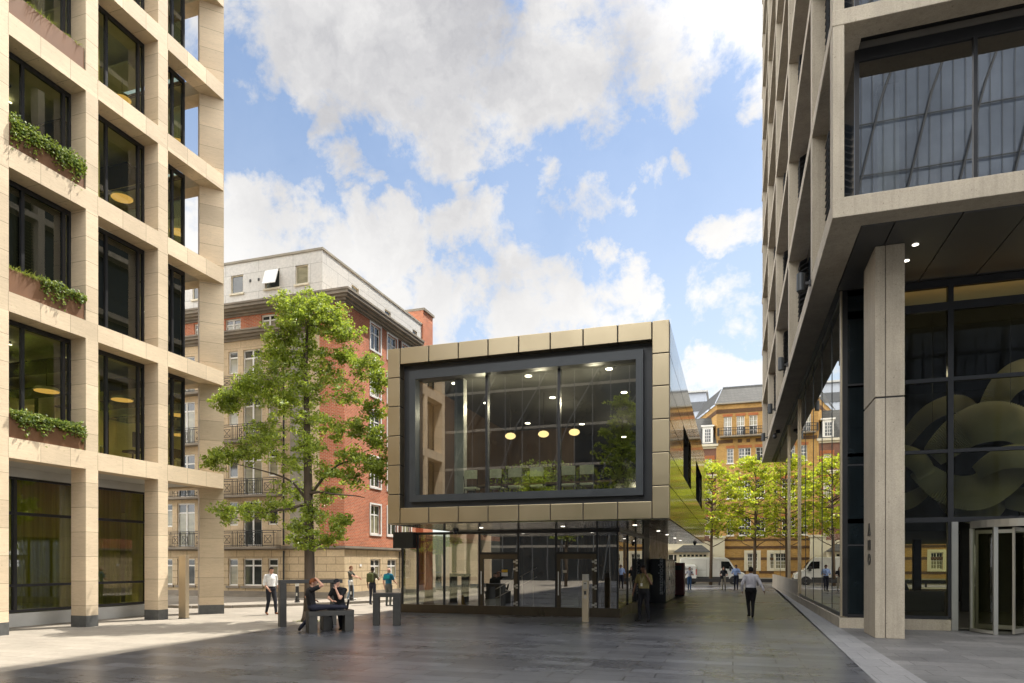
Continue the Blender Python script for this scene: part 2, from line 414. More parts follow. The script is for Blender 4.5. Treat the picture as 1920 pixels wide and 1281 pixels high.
# ---------------------------------------------------------------- world, sun, camera
SUN = Vector((.274,.418,.866)).normalized()
BL = [((-0.4801, 0.6396, 0.6003),0.0620,1),((-0.4187, 0.6823, 0.5993),0.0774,1),((-0.3376, 0.7225, 0.6034),0.0893,1.1),((-0.2659, 0.7607, 0.5922),0.0858,1.1),((-0.1852, 0.7742, 0.6052),0.0862,1.1),((-0.1124, 0.7826, 0.6124),0.0736,1),((-0.0478, 0.7885, 0.6132),0.0642,1),((0.0034, 0.8012, 0.5983),0.0413,0.9),((-0.4769, 0.6741, 0.564),0.0412,0.9),((-0.251, 0.7972, 0.5491),0.0415,0.95),((-0.3793, 0.7368, 0.5597),0.0432,0.9),((-0.3175, 0.7707, 0.5525),0.0383,0.9),((-0.1674, 0.8097, 0.5625),0.0404,0.8),((-0.5277, 0.6501, 0.5467),0.0299,0.75),((-0.3607, 0.6401, 0.6784),0.1402,1),((-0.1478, 0.7147, 0.6836),0.1382,1),((-0.5111, 0.5766, 0.6375),0.0937,0.9),((-0.4755, 0.7149, 0.5127),0.0271,0.95),((-0.4587, 0.7413, 0.49),0.0305,0.9),((-0.4328, 0.7612, 0.483),0.0174,0.7),((-0.5793, 0.6991, 0.4191),0.0426,0.95),((-0.5487, 0.7309, 0.4058),0.0409,0.95),((-0.5068, 0.7619, 0.4033),0.0420,0.95),((-0.4514, 0.7871, 0.4203),0.0391,1),((-0.3998, 0.8066, 0.4355),0.0360,1),((-0.3542, 0.8233, 0.4434),0.0328,0.95),((-0.3016, 0.8418, 0.4476),0.0315,0.85),((-0.2806, 0.8677, 0.4104),0.0405,0.9),((-0.2286, 0.8939, 0.3856),0.0478,1),((-0.1651, 0.9035, 0.3955),0.0403,1),((-0.1321, 0.9199, 0.3692),0.0340,0.9),((-0.539, 0.7619, 0.3591),0.0559,1),((-0.456, 0.8092, 0.3705),0.0541,1),((-0.362, 0.8598, 0.3602),0.0556,1),((-0.2688, 0.9029, 0.3355),0.0600,1),((-0.1833, 0.9224, 0.34),0.0523,0.9),((-0.4029, 0.8622, 0.3069),0.0606,0.95),((-0.3377, 0.8981, 0.2816),0.0726,0.8),((-0.1276, 0.9395, 0.3179),0.0349,0.7),((-0.6273, 0.6894, 0.3622),0.0738,1),((-0.5026, 0.8056, 0.3138),0.0689,0.95),((-0.2255, 0.8538, 0.4691),0.0309,0.8),((-0.1859, 0.8655, 0.4651),0.0289,0.78),((-0.1524, 0.8715, 0.4661),0.0223,0.75),((-0.1037, 0.8604, 0.499),0.0208,0.66),((-0.0654, 0.8682, 0.4919),0.0170,0.62),((-0.3274, 0.8127, 0.4821),0.0159,0.6),((-0.3905, 0.7878, 0.4763),0.0158,0.6),((-0.022, 0.909, 0.4161),0.0253,0.8),((0.0071, 0.9146, 0.4042),0.0314,0.95),((0.0326, 0.9155, 0.4009),0.0310,0.9),((-0.1216, 0.949, 0.2909),0.0423,0.65),((-0.0374, 0.9679, 0.2484),0.0383,1),((0.0109, 0.9703, 0.2415),0.0443,1.05),((-0.0734, 0.9745, 0.2122),0.0500,0.9),((-0.0194, 0.9418, 0.3355),0.0495,0.62),((-0.0448, 0.8415, 0.5383),0.0229,0.6),((0.0297, 0.8321, 0.5539),0.0270,0.8),((-0.1376, 0.9583, 0.2505),0.0575,0.6),]
BG = [((-0.3055, 0.7256, 0.6165),0.2357,1),((-0.174, 0.7803, 0.6007),0.1786,0.8),((-0.4225, 0.6771, 0.6025),0.1571,0.6)]
def make_world():
    w = bpy.data.worlds.new('World'); sc.world = w; w.use_nodes = True
    t = NT.__new__(NT); t.m = None; t.t = w.node_tree; t.t.nodes.clear(); t.out = t.n('ShaderNodeOutputWorld')
    sky = t.n('ShaderNodeTexSky'); sky.sky_type = 'NISHITA'; sky.sun_disc = False
    sky.sun_elevation = math.radians(60); sky.sun_rotation = math.radians(33.2)
    sky.air_density = 1.0; sky.dust_density = .6; sky.ozone_density = 2.2
    b1 = t.n('ShaderNodeBackground'); b1.inputs['Strength'].default_value = .10
    tint = t.mix(1.0, sky.outputs[0], (.99,1.02,1.0), 'MULTIPLY'); t.l(tint, b1.inputs[0])
    tc = t.n('ShaderNodeTexCoord'); vec = tc.outputs['Generated']
    nrm = t.n('ShaderNodeVectorMath', operation='NORMALIZE'); t.l(vec, nrm.inputs[0]); vec = nrm.outputs[0]
    # lumpy displacement of the cloud outlines
    nz = t.n('ShaderNodeTexNoise'); nz.inputs['Scale'].default_value = 7; nz.inputs['Detail'].default_value = 7; nz.inputs['Roughness'].default_value = .6; t.l(vec, nz.inputs['Vector'])
    sub = t.n('ShaderNodeVectorMath', operation='SUBTRACT'); t.l(nz.outputs['Color'], sub.inputs[0]); sub.inputs[1].default_value = (.5,.5,.5)
    scl = t.n('ShaderNodeVectorMath', operation='SCALE'); t.l(sub.outputs[0], scl.inputs[0]); scl.inputs['Scale'].default_value = .20
    add = t.n('ShaderNodeVectorMath', operation='ADD'); t.l(vec, add.inputs[0]); t.l(scl.outputs[0], add.inputs[1])
    nv = t.n('ShaderNodeVectorMath', operation='NORMALIZE'); t.l(add.outputs[0], nv.inputs[0]); dv = nv.outputs[0]
    def blob(c, r, wt, v):
        d = t.n('ShaderNodeVectorMath', operation='DOT_PRODUCT'); t.l(v, d.inputs[0]); d.inputs[1].default_value = c
        return t.rng(d.outputs['Value'], math.cos(r*1.75), math.cos(r*.15), 0, wt)
    dens = None
    for c,r,wt in BL:
        q = blob(c,r,wt,dv)
        dens = q if dens is None else t.math('SMOOTH_MAX', dens, q, .12)
    # open sky away from the placed clouds: scattered cumulus
    sep = t.n('ShaderNodeSeparateXYZ'); t.l(vec, sep.inputs[0])
    far = t.noise(vec, 2.6, 6, .55)
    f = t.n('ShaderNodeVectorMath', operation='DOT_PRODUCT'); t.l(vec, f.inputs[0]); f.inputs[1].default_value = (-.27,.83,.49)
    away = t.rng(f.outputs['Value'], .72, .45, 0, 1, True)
    dens = t.math('MAXIMUM', dens, t.math('MULTIPLY', away, t.rng(far,.36,.54,0,1)))
    fb = t.noise(vec, 11, 12, .68, .25); fb2 = t.noise(vec, 5, 6, .6)
    dens = t.math('ADD', dens, t.math('MULTIPLY', t.math('SUBTRACT', fb, .5), 2.0))
    dens = t.math('ADD', dens, t.math('MULTIPLY', t.math('SUBTRACT', fb2, .5), .8))
    a = t.rng(dens, .36, .93, 0, 1, True)
    # thin veil near the horizon
    veil = t.rng(sep.outputs[2], .05, .68, .56, .03)
    a = t.math('MAXIMUM', a, veil)
    th = None
    for c,r,wt in BG:
        q = blob(c,r,wt,vec); th = q if th is None else t.math('MAXIMUM', th, q)
    gr = t.noise(add.outputs[0], 6.5, 7, .55)
    lum = t.math('MULTIPLY', th, t.rng(gr,.32,.60,1.0,.40))
    lum = t.math('ADD', lum, t.math('MULTIPLY', t.rng(dens,.6,1.3,0,.12), t.rng(gr,.35,.65,1,0)))
    ccol = t.mix(t.math('MINIMUM', lum, 1.0), (1.0,.985,.96), (.50,.50,.525))
    # unseen clouds overhead, behind the viewpoint and near the sun brightened to fill shade
    sd = t.n('ShaderNodeVectorMath', operation='DOT_PRODUCT'); t.l(vec, sd.inputs[0]); sd.inputs[1].default_value = tuple(SUN)
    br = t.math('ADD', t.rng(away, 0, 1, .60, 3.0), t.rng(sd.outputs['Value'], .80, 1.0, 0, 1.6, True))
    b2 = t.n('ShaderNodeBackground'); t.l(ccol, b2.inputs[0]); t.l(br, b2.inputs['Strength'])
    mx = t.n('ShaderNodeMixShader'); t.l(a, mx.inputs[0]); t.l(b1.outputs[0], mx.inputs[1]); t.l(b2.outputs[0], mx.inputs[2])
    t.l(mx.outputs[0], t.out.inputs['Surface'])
make_world()
sl = bpy.data.lights.new('sun', 'SUN'); sl.energy = 4.6; sl.angle = math.radians(.5); sl.color = (1,.955,.87)
so = bpy.data.objects.new('sun', sl); COL.objects.link(so); so.rotation_euler = SUN.to_track_quat('Z','Y').to_euler(); so.location = SUN*120
cd = bpy.data.cameras.new('camera'); co = bpy.data.objects.new('camera', cd); COL.objects.link(co)
cd.sensor_width = 36; cd.lens = 24; cd.shift_y = .2164; cd.clip_end = 2000
co.location = (0,0,1.9); co.rotation_euler = (PI/2, 0, math.radians(17.923)); sc.camera = co
sc.view_settings.view_transform = 'Standard'; sc.view_settings.look = 'None'; sc.view_settings.exposure = .84; sc.view_settings.gamma = 1
sc.cycles.use_denoising = True
sc.cycles.max_bounces = 8; sc.cycles.diffuse_bounces = 4; sc.cycles.glossy_bounces = 5; sc.cycles.transparent_max_bounces = 16; sc.cycles.transmission_bounces = 4
sc.cycles.sample_clamp_indirect = 6; sc.cycles.caustics_reflective = False; sc.cycles.caustics_refractive = False

# ---------------------------------------------------------------- ground
def sheet(name, poly, z, m, kind='structure'):
    b = MB(); n = len(poly)
    b.add([(p[0],p[1],z) for p in poly], [tuple(range(n))])
    return tag(b.build(name, m), kind=kind)
sheet('ground', [(-400,-400),(400,-400),(400,400),(-400,400)], -.03, M['ground'])
sheet('plaza', [(-12.1,-45),(2.35,-45),(2.35,23.7),(3.2,60.4),(-60,60.4),(-60,50),(-12.85,50),(-12.85,19.5),(-12.15,10)], 0, M['granite'])
sheet('pale_paving', [(-70,-45),(-12.1,-45),(-12.15,10),(-12.85,19.5),(-12.85,50),(-70,50)], .001, M['pale_paving'])
sheet('entrance_paving', [(2.35,-45),(40,-45),(40,22.2),(3.0,22.2),(2.35,23.7)], .0, M['grey_paving'])
sheet('kerb_strip', [(2.16,9),(2.9,9),(3.0,22.1),(3.0,60.4),(3.2,60.4),(2.35,23.7),(2.16,12)], .004, M['strip_paving'])
sheet('street', [(-90,60.4),(90,60.4),(90,67.4),(-90,67.4)], -.02, M['asphalt'])
b = MB()
b.prism([(-90,67.4),(90,67.4),(90,70),(-90,70)], -.02, .10)
tag(b.build('street_pavement', M['pale_paving']), kind='structure')
b = MB(); b.box(-90,60.4,-.03,90,60.65,.012); tag(b.build('street_kerb', M['kerb']), kind='structure')
# raised corner pavement round the red brick block
pv = [(-60,23.0),(-21.6,23.2),(-20.2,23.9),(-18.8,25.6),(-17.0,27.9),(-16.2,29.2),(-15.9,31),(-15.9,50),(-18.65,50),(-18.65,30.05),(-60,30.05)]
b = MB(); b.prism(pv, .0, .11); tag(b.build('corner_pavement', M['pale_paving']), kind='structure')
ed = pv[:8]; b = MB()
for i in range(len(ed)-1):
    p = Vector(ed[i]); q = Vector(ed[i+1]); d = (q-p).normalized(); nn = Vector((d.y,-d.x))*.14
    b.prism([tuple(p), tuple(q), tuple(q+nn), tuple(p+nn)], 0.0, .118)
tag(b.build('corner_kerb', M['kerb']), kind='structure')
# ---------------------------------------------------------------- travertine office building
FX = -18.2; BX = -18.78
BEAMS = [(4.69,5.23),(8.56,9.08),(12.38,12.95),(15.88,16.46),(19.3,19.86),(22.78,23.35),(26.3,26.9)]
NB = 9
Y0 = 21.08; P = 2.67
def leaf(mb, c, d, n, L, W, fold=.15):
    d = d.normalized(); s = d.cross(n)
    if s.length < 1e-4: s = d.orthogonal()
    s.normalize(); up = s.cross(d)
    a = c - d*L*.5; e = c + d*L*.5
    m1 = c - d*L*.12; m2 = c + d*L*.2
    mb.add([a, m1+s*W*.5-up*fold*W, m2+s*W*.38-up*fold*W, e, m2-s*W*.38-up*fold*W, m1-s*W*.5-up*fold*W], [(0,1,2,3),(0,3,4,5)])
def rv(): 
    z = RNG.uniform(-1,1); a = RNG.uniform(0,2*PI); r = math.sqrt(1-z*z); return Vector((r*math.cos(a), r*math.sin(a), z))
def blade(mb, p, d, L, W, droop):
    s = d.cross(Vector((0,0,1)))
    if s.length < 1e-3: s = Vector((1,0,0))
    s.normalize(); pts = []
    for k in range(4):
        t = k/3; q = p + d*L*t + Vector((0,0,-droop*L*t*t)); w = W*(1-t*.92)*.5
        pts += [q - s*w, q + s*w]
    mb.add(pts, [(0,1,3,2),(2,3,5,4),(4,5,7,6)])

off = thing('office_building', 'cream travertine office block with a square grid of deep columns and beams', 'building', (FX,21.08,0))
bays = [(Y0-P*(k+1), Y0-P*k-(.41 if k else .0)) for k in range(NB)]   # clear opening of each bay between columns
for k in range(1, NB+1):
    yr = Y0-P*k; b = MB(); b.box(FX,yr-.41,.34,BX,yr,BEAMS[0][0])
    for i in range(len(BEAMS)-1): b.box(FX,yr-.41,BEAMS[i][1],BX,yr,BEAMS[i+1][0])
    c = b.build('column', M['trav_col'], off)
    b = MB(); b.box(FX+.004,yr-.414,0,BX-.004,yr+.004,.34); b.build('plinth', M['granite_plinth'], c)
tri = [(FX,21.08),(-18.8,20.5),(-19.4,21.08)]
b = MB(); b.prism(tri,.34,BEAMS[0][0])
for i in range(len(BEAMS)-1): b.prism(tri,BEAMS[i][1],BEAMS[i+1][0])
c = b.build('column', M['trav_col'], off)
b = MB(); b.prism([(FX+.006,21.09),(-18.8,20.492),(-19.41,21.09)],0,.34); b.build('plinth', M['granite_plinth'], c)
YE = Y0-P*NB-.41
for z0,z1 in BEAMS:
    b = MB(); b.prism([(FX,YE),(FX,21.08),(BX,20.5),(BX,YE)], z0, z1); b.build('beam', M['trav_beam'], off)
    b = MB(); b.prism([(FX,21.08),(-34,21.08),(-34,20.5),(BX,20.5)], z0, z1); b.build('return_beam', M['trav_plain'], off)
for yy in (-23.6,-26.3,-29):
    b = MB()
    for i in range(len(BEAMS)-1): b.box(yy,20.5,BEAMS[i][1],yy-.45,21.08,BEAMS[i+1][0])
    b.box(yy,20.5,0,yy-.45,21.08,BEAMS[0][0]); b.build('column', M['trav_plain'], off)
# floors
GX = -18.84
for i,(z0,z1) in enumerate(BEAMS):
    b = MB()
    if i == 0:
        b.box(-33,YE,z0+.06,BX-.004,20.49,z0+.12); b.build('arcade_soffit', M['soffit_grey'], off)
        b = MB(); b.box(-33,YE,z0+.13,GX-.1,19.6,z1); b.build('floor_slab', M['int_ceiling'], off)
    else:
        b.box(-33,YE,z0+.03,GX-.1,19.6,z1-.02); b.build('floor_slab', M['int_ceiling'], off)
b = MB(); b.box(-33.3,YE,0,-33.0,19.7,26.3); b.build('core_wall', M['int_wall'], off)
b = MB(); b.box(-33,YE-.2,0,BX,YE,26.8); b.build('end_wall', M['trav_plain'], off)
for i in range(1,len(BEAMS)):
    zz0, zz1 = BEAMS[i-1][1]-.02, BEAMS[i][0]+.03
    b = MB()
    for yy in (17.2,11.9,6.5): b.box(-20.3,yy-.2,zz0,-20.05,yy+.2,zz1)
    b.box(-26.1,YE,zz0,-26,19.0,zz1)
    b.build('inner_pier', M['int_wall'], off)
    b = MB()
    for yy in (18.6,16.2,13.6,11,8): b.box(-25.9,yy-.55,zz1-.42,-19.6,yy+.55,zz1-.36)
    b.build('ceiling_raft', M['int_dark'] if i%2 else M['int_ceiling'], off)
    for yy in (17.3,14.9,12.3,9.7):
        b = MB(); b.box(-20.8,yy-.6,zz1-.10,-20.75,yy+.1,zz1-.08); b.build('strip_light', M['lamp_strip'], off)
        b = MB(); b.box(-23.2,yy-.9,zz1-.10,-23.1,yy+.1,zz1-.06); b.build('strip_light', M['lamp_strip'], off)
    # windows: one per bay
    for k in range(NB):
        y0, y1 = bays[k]; y0 += .0
        if k == 0: y1 = 19.78
        za, zb = BEAMS[i-1][1], BEAMS[i][0]
        f = MB(); w = .055
        f.box(GX-.05,y0,za,GX+.05,y0+w,zb); f.box(GX-.05,y1-w,za,GX+.05,y1,zb)
        f.box(GX-.05,y0+w,zb-.13,GX+.05,y1-w,zb); f.box(GX-.05,y0+w,za,GX+.05,y1-w,za+.08)
        mull = [y0+.82] + ([y1-.22] if k else [])
        for ym in mull: f.box(GX-.045,ym-.045,za+.08,GX+.045,ym+.045,zb-.13)
        fo = f.build('window', M['black_frame'], off)
        g = MB(); g.quad((GX,y0+.02,za+.03),(GX,y1-.02,za+.03),(GX,y1-.02,zb-.05),(GX,y0+.02,zb-.05)); g.build('pane', M['office_glass'], fo)
        if i == 2 and k < 5:
            g = MB(); g.quad((GX-.12,y0+.03,za+.05),(GX-.12,y1-.03,za+.05),(GX-.12,y1-.03,zb-.1),(GX-.12,y0+.03,zb-.1)); g.build('blind', M['blind_navy'], fo)
    # end glazing round the corner
    za, zb = BEAMS[i-1][1], BEAMS[i][0]
    for xa,xb in ((-18.84,-22.4),(-22.4,-26),(-26,-29.6),(-29.6,-33)):
        f = MB(); f.box(xa-.1,19.74,za,xa,19.84,zb); f.box(xb,19.74,za,xa-.1,19.84,za+.1); f.box(xb,19.74,zb-.1,xa-.1,19.84,zb)
        fo = f.build('window', M['black_frame'], off)
        g = MB(); g.quad((xa-.1,19.785,za+.1),(xb,19.785,za+.1),(xb,19.785,zb-.1),(xa-.1,19.785,zb-.1)); g.build('pane', M['office_glass'], fo)
# ground floor
gx = -20.4
for k in range(NB):
    y0 = 19.6-2.4*(k+1); y1 = y0+2.4
    f = MB(); ym = y0
    f.box(gx-.05,ym-.05,.42,gx+.06,ym+.05,4.47); 
    if k == 0: f.box(gx-.05,y1-.06,.42,gx+.06,y1,4.47)
    for za,zb in ((.42,.50),(1.19,1.27),(3.34,3.43),(4.40,4.47)): f.box(gx-.05,ym+.05,za,gx+.055,y1-.06 if k==0 else y1-.05,zb)
    fo = f.build('window', M['black_frame'], off)
    g = MB(); g.quad((gx,y0+.02,.45),(gx,y1-.02,.45),(gx,y1-.02,4.5),(gx,y0+.02,4.5)); g.build('pane', M['ground_glass'], fo)
b = MB(); b.box(gx-.06,YE,4.475,gx+.065,19.6,4.748); b.build('bulkhead', M['soffit_grey'], off)
f = MB(); f.quad((gx,19.59,.45),(-33,19.59,.45),(-33,19.59,4.75),(gx,19.59,4.75)); f.build('end_pane', M['ground_glass'], off)
b = MB(); b.box(gx-.12,YE,.0,gx+.10,19.66,.40); b.build('sill_wall', M['soffit_grey'], off)
b = MB(); n = 420; pts = []
for i in range(n+1):
    y = YE+.3 + (19.2-YE)*i/n; x = -21.35 + .14*math.sin(y*9.0) + .08*math.sin(y*23+1.3*math.sin(y*3)); pts += [(x,y,.02),(x,y,4.6)]
b.add(pts, [(2*i,2*i+2,2*i+3,2*i+1) for i in range(n)])
b.build('curtain', M['curtain'], off, smooth=True)
b = MB(); b.box(-33,YE,.01,gx-.12,19.5,.03); b.build('ground_floor', M['int_floor'], off)
# pendant discs
pd = [(-20.3,18.5,7.60,.36,'storey above the arcade, behind the middle bay'),(-20.5,15.9,7.3,.36,'storey above the arcade, behind the planted bay'),
      (-20.3,18.5,14.65,.36,'third upper storey, middle bay'),(-22.6,19.3,15.3,.3,'third upper storey, deeper in the room'),
      (-20.3,18.5,18.1,.30,'fourth upper storey, middle bay'),(-23.4,15.2,7.6,.42,'storey above the arcade, deep in the room')]
for i,(x,y,z,r,w) in enumerate(pd):
    t = thing('pendant_lamp', 'round pendant disc in the travertine office, '+w, 'lamp', (x,y,z), 'pendant discs in the travertine office')
    b = MB(); b.tube([(x,y,z),(x,y,z+.03),(x,y,z+.10)],[r,r,r*.85],28); b.build('shade', M['int_ceiling'], t)
    b = MB(); b.cyl((x,y),r*.95,z-.012,z-.002,28); b.build('diffuser', M['lamp_disc'], t)
    b = MB(); b.cyl((x,y),.008,z+.1,z+.75,6); b.build('cord', M['iron'], t)

def office_chair(x,y,z,label):
    t = thing('office_chair', label, 'chair', (x,y,z))
    b = MB(); b.box(x-.24,y-.24,z+.44,x+.24,y+.24,z+.51); b.build('seat', M['int_dark'], t, bevel=.03)
    b = MB(); b.box(x+.2,y-.22,z+.6,x+.26,y+.22,z+1.12); b.box(x+.21,y-.03,z+.45,x+.25,y+.03,z+.6); b.build('backrest', M['plastic_black'], t, bevel=.02)
    b = MB(); b.cyl((x,y),.03,z+.08,z+.44,8); b.cyl((x,y),.28,z+.02,z+.07,5); b.build('pedestal', M['iron'], t)
office_chair(-19.5,18.2,5.22,'black office chair by the glass on the floor above the arcade, middle bay')
for i,(y,z,w) in enumerate(((17.4,5.22,'floor above the arcade, behind the middle bay'),(14.9,5.22,'floor above the arcade, behind the planted bay'),(17.4,12.94,'third upper floor, behind the middle bay'))):
    t = thing('office_desk','pale desk with two dark monitors on the '+w,'desk',(-21.2,y,z),'desks in the travertine office')
    b = MB(); b.box(-21.6,y-.8,z+.70,-20.7,y+.8,z+.74); b.build('top', M['white_paint'], t)
    b = MB(); b.box(-21.5,y-.75,z,-20.8,y-.7,z+.7); b.box(-21.5,y+.7,z,-20.8,y+.75,z+.7); b.build('legs', M['steel'], t).name='leg'
    for q in (-.38,.38):
        b = MB(); b.box(-21.2,y+q-.3,z+.88,-21.17,y+q+.3,z+1.24); b.box(-21.21,y+q-.03,z+.74,-21.19,y+q+.03,z+.9); b.build('monitor', M['plastic_black'], t)
# planters in the third bay from the corner
def planter(z, style, label):
    y0, y1 = bays[2]; y0 += .03; y1 -= .03
    t = thing('planter', label, 'planter', (-18.45,(y0+y1)/2,z), 'rust brown planters on the office facade')
    b = MB(); x0, x1 = -18.72, -18.235; hh = .64
    b.box(x0,y0,z,x1,y0+.02,z+hh); b.box(x0,y1-.02,z,x1,y1,z+hh); b.box(x1-.02,y0+.02,z,x1,y1-.02,z+hh); b.box(x0,y0+.02,z,x0+.02,y1-.02,z+hh)
    b.build('trough', M['corten'], t)
    b = MB(); b.box(x0+.02,y0+.02,z+.02,x1-.02,y1-.02,z+hh-.06); b.build('soil', M['int_dark'], t)
    if style in ('ivy','dense','mixed'):
        b = MB(); nn = {'ivy':2300,'dense':2800,'mixed':1500}[style]
        for _ in range(nn):
            u = RNG.random(); y = y0+.02+(y1-y0-.04)*u
            if style == 'mixed' and u < .38 : continue
            lump = .10*math.sin(u*9+z)+.08*math.sin(u*23+2*z)
            hang = (.30 if style!='dense' else .34)+lump
            q = RNG.random()
            if q < .5: px = RNG.uniform(x0,x1+.12); pz = z+hh+RNG.uniform(-.04,.12+.10*max(0,lump*5)+( .12 if style=='dense' else 0))
            else: px = x1+RNG.uniform(.01,.16); pz = z+hh-abs(RNG.gauss(0,hang*.55))+.05
            nrm = (rv()*.6+Vector((.8,-.1,.6))).normalized(); d = (rv()*.8+Vector((.3,0,-.6)))
            leaf(b, Vector((px,y,pz)), d, nrm, RNG.uniform(.05,.10), RNG.uniform(.04,.075))
        b.build('ivy', M['leaf_ivy'], t)
    if style in ('grass','mixed','ivy','dense'):
        b = MB(); nn = {'grass':420,'mixed':950,'ivy':200,'dense':240}[style]
        for _ in range(nn):
            u = RNG.random()
            if style == 'mixed': u *= .55
            if style == 'grass' and RNG.random() < .5: u = RNG.choice((.12,.35,.55,.92))+RNG.gauss(0,.03)
            u = min(.985,max(.015,u))
            y = y0+.02+(y1-y0-.04)*u; p = Vector((RNG.uniform(x0+.05,x1), y, z+hh-.05))
            d = Vector((RNG.uniform(-.2,.7),RNG.uniform(-.6,.6),RNG.uniform(.5,1.2))).normalized()
            blade(b, p, d, RNG.uniform(.18,.40), .022, RNG.uniform(.3,1.0))
        b.build('grasses', M['leaf_grass'], t)
    if style == 'dense':
        b = MB()
        for _ in range(26):
            y = y1-.35+RNG.gauss(0,.12); p = Vector((-18.45,y,z+hh)); d = Vector((RNG.uniform(.1,.7),RNG.uniform(-.5,.5),1)).normalized()
            blade(b, p, d, RNG.uniform(.3,.5), .08, .5)
        b.build('fern_fronds', M['leaf_ivy'], t)
planter(BEAMS[0][1], 'ivy', 'brown trough of trailing ivy on the lowest travertine beam, just above the arcade')
planter(BEAMS[1][1], 'mixed', 'brown trough with a tuft of pale grass and ivy, in front of the dark blinds')
planter(BEAMS[2][1], 'dense', 'brown trough with the thickest overhanging green planting, third beam up')
planter(BEAMS[3][1], 'grass', 'brown trough with sparse grass tufts, uppermost on the office facade')
# ---------------------------------------------------------------- walls with real openings, windows
def holey(mb, org, u, n, u0, u1, z0, z1, holes, depth):
    # wall face in the plane (org, u, z) with rectangular openings and reveals going back along -n
    org = Vector(org); u = Vector(u); n = Vector(n); Z = Vector((0,0,1))
    P3 = lambda a,z,d=0: tuple(org + u*a + Z*z - n*d)
    us = sorted({u0,u1,*[h[0] for h in holes],*[h[1] for h in holes]}); zs = sorted({z0,z1,*[h[2] for h in holes],*[h[3] for h in holes]})
    us = [a for a in us if u0-1e-6<=a<=u1+1e-6]; zs = [a for a in zs if z0-1e-6<=a<=z1+1e-6]
    flip = u.cross(Z).dot(n) < 0
    for i in range(len(us)-1):
        for j in range(len(zs)-1):
            cu = (us[i]+us[i+1])/2; cz = (zs[j]+zs[j+1])/2
            if any(h[0]<cu<h[1] and h[2]<cz<h[3] for h in holes): continue
            q = [P3(us[i],zs[j]),P3(us[i+1],zs[j]),P3(us[i+1],zs[j+1]),P3(us[i],zs[j+1])]
            mb.quad(*(q[::-1] if flip else q))
    for a,b,c,d in holes:
        mb.quad(P3(a,c),P3(b,c),P3(b,c,depth),P3(a,c,depth)); mb.quad(P3(a,d),P3(b,d),P3(b,d,depth),P3(a,d,depth))
        mb.quad(P3(a,c),P3(a,d),P3(a,d,depth),P3(a,c,depth)); mb.quad(P3(b,c),P3(b,d),P3(b,d,depth),P3(b,c,depth))
def obox(mb, org, u, n, a0, a1, z0, z1, d0, d1):
    # box on a wall: a along u, d outwards along n
    org = Vector(org); u = Vector(u); n = Vector(n); Z = Vector((0,0,1))
    vs = [tuple(org+u*a+n*d+Z*z) for z in (z0,z1) for a,d in ((a0,d0),(a1,d0),(a1,d1),(a0,d1))]
    mb.add(vs, [(0,3,2,1),(4,5,6,7),(0,1,5,4),(1,2,6,5),(2,3,7,6),(3,0,4,7)])
def window(parent, org, u, n, a0, a1, z0, z1, rec, nv=1, transom=None, fr=.07, panes=('pane_dark','pane_blind'), grid=None, fm='white_paint', sill=None, proud=0, name='window'):
    f = MB(); d1 = -rec+.05; d0 = -rec-.02
    if proud: d0 = -.01; d1 = proud
    ob = lambda *a: obox(f, org, u, n, *a)
    ob(a0,a0+fr,z0,z1,d0,d1); ob(a1-fr,a1,z0,z1,d0,d1); ob(a0+fr,a1-fr,z1-fr,z1,d0,d1); ob(a0+fr,a1-fr,z0,z0+fr,d0,d1)
    w = (a1-a0)
    for k in range(1,nv):
        c = a0+w*k/nv; ob(c-fr*.6,c+fr*.6,z0+fr,z1-fr,d0,d1-.006)
    zt = None
    if transom: zt = z0+(z1-z0)*transom; 
    cuts = [a0+fr]+sum([[a0+w*k/nv-fr*.6,a0+w*k/nv+fr*.6] for k in range(1,nv)],[])+[a1-fr]
    if zt:
        for k in range(0,len(cuts),2): ob(cuts[k],cuts[k+1],zt-fr*.5,zt+fr*.5,d0,d1-.012)
    if grid:
        gx_, gz_ = grid
        for k in range(0,len(cuts),2):
            for q in range(1,gx_):
                c = cuts[k]+(cuts[k+1]-cuts[k])*q/gx_; ob(c-.014,c+.014,z0+fr,z1-fr,d0,d1-.02)
        for q in range(1,gz_):
            z = z0+fr+(z1-z0-2*fr)*q/gz_
            if zt and abs(z-zt) < .1: continue
            for k in range(0,len(cuts),2): ob(cuts[k],cuts[k+1],z-.014,z+.014,d0,d1-.023)
    if sill: ob(a0-.06,a1+.06,z0-.10,z0-.002,d0,.07 if not proud else proud+.06)
    fo = f.build(name, M[fm], parent)
    pd_ = d0+.035 if not proud else .012
    def pn(za,zb,mat,nm='pane'):
        g = MB(); O = Vector(org); U = Vector(u); N = Vector(n)
        q = lambda a,z: tuple(O+U*a+N*pd_+Vector((0,0,z)))
        g.quad(q(a0+fr*.5,za),q(a1-fr*.5,za),q(a1-fr*.5,zb),q(a0+fr*.5,zb)); g.build(nm, M[mat], fo)
    if zt and panes[0] != panes[1]: pn(zt,z1-fr*.5,panes[0]); pn(z0+fr*.5,zt,panes[1])
    else: pn(z0+fr*.5,z1-fr*.5,panes[0])
    return fo

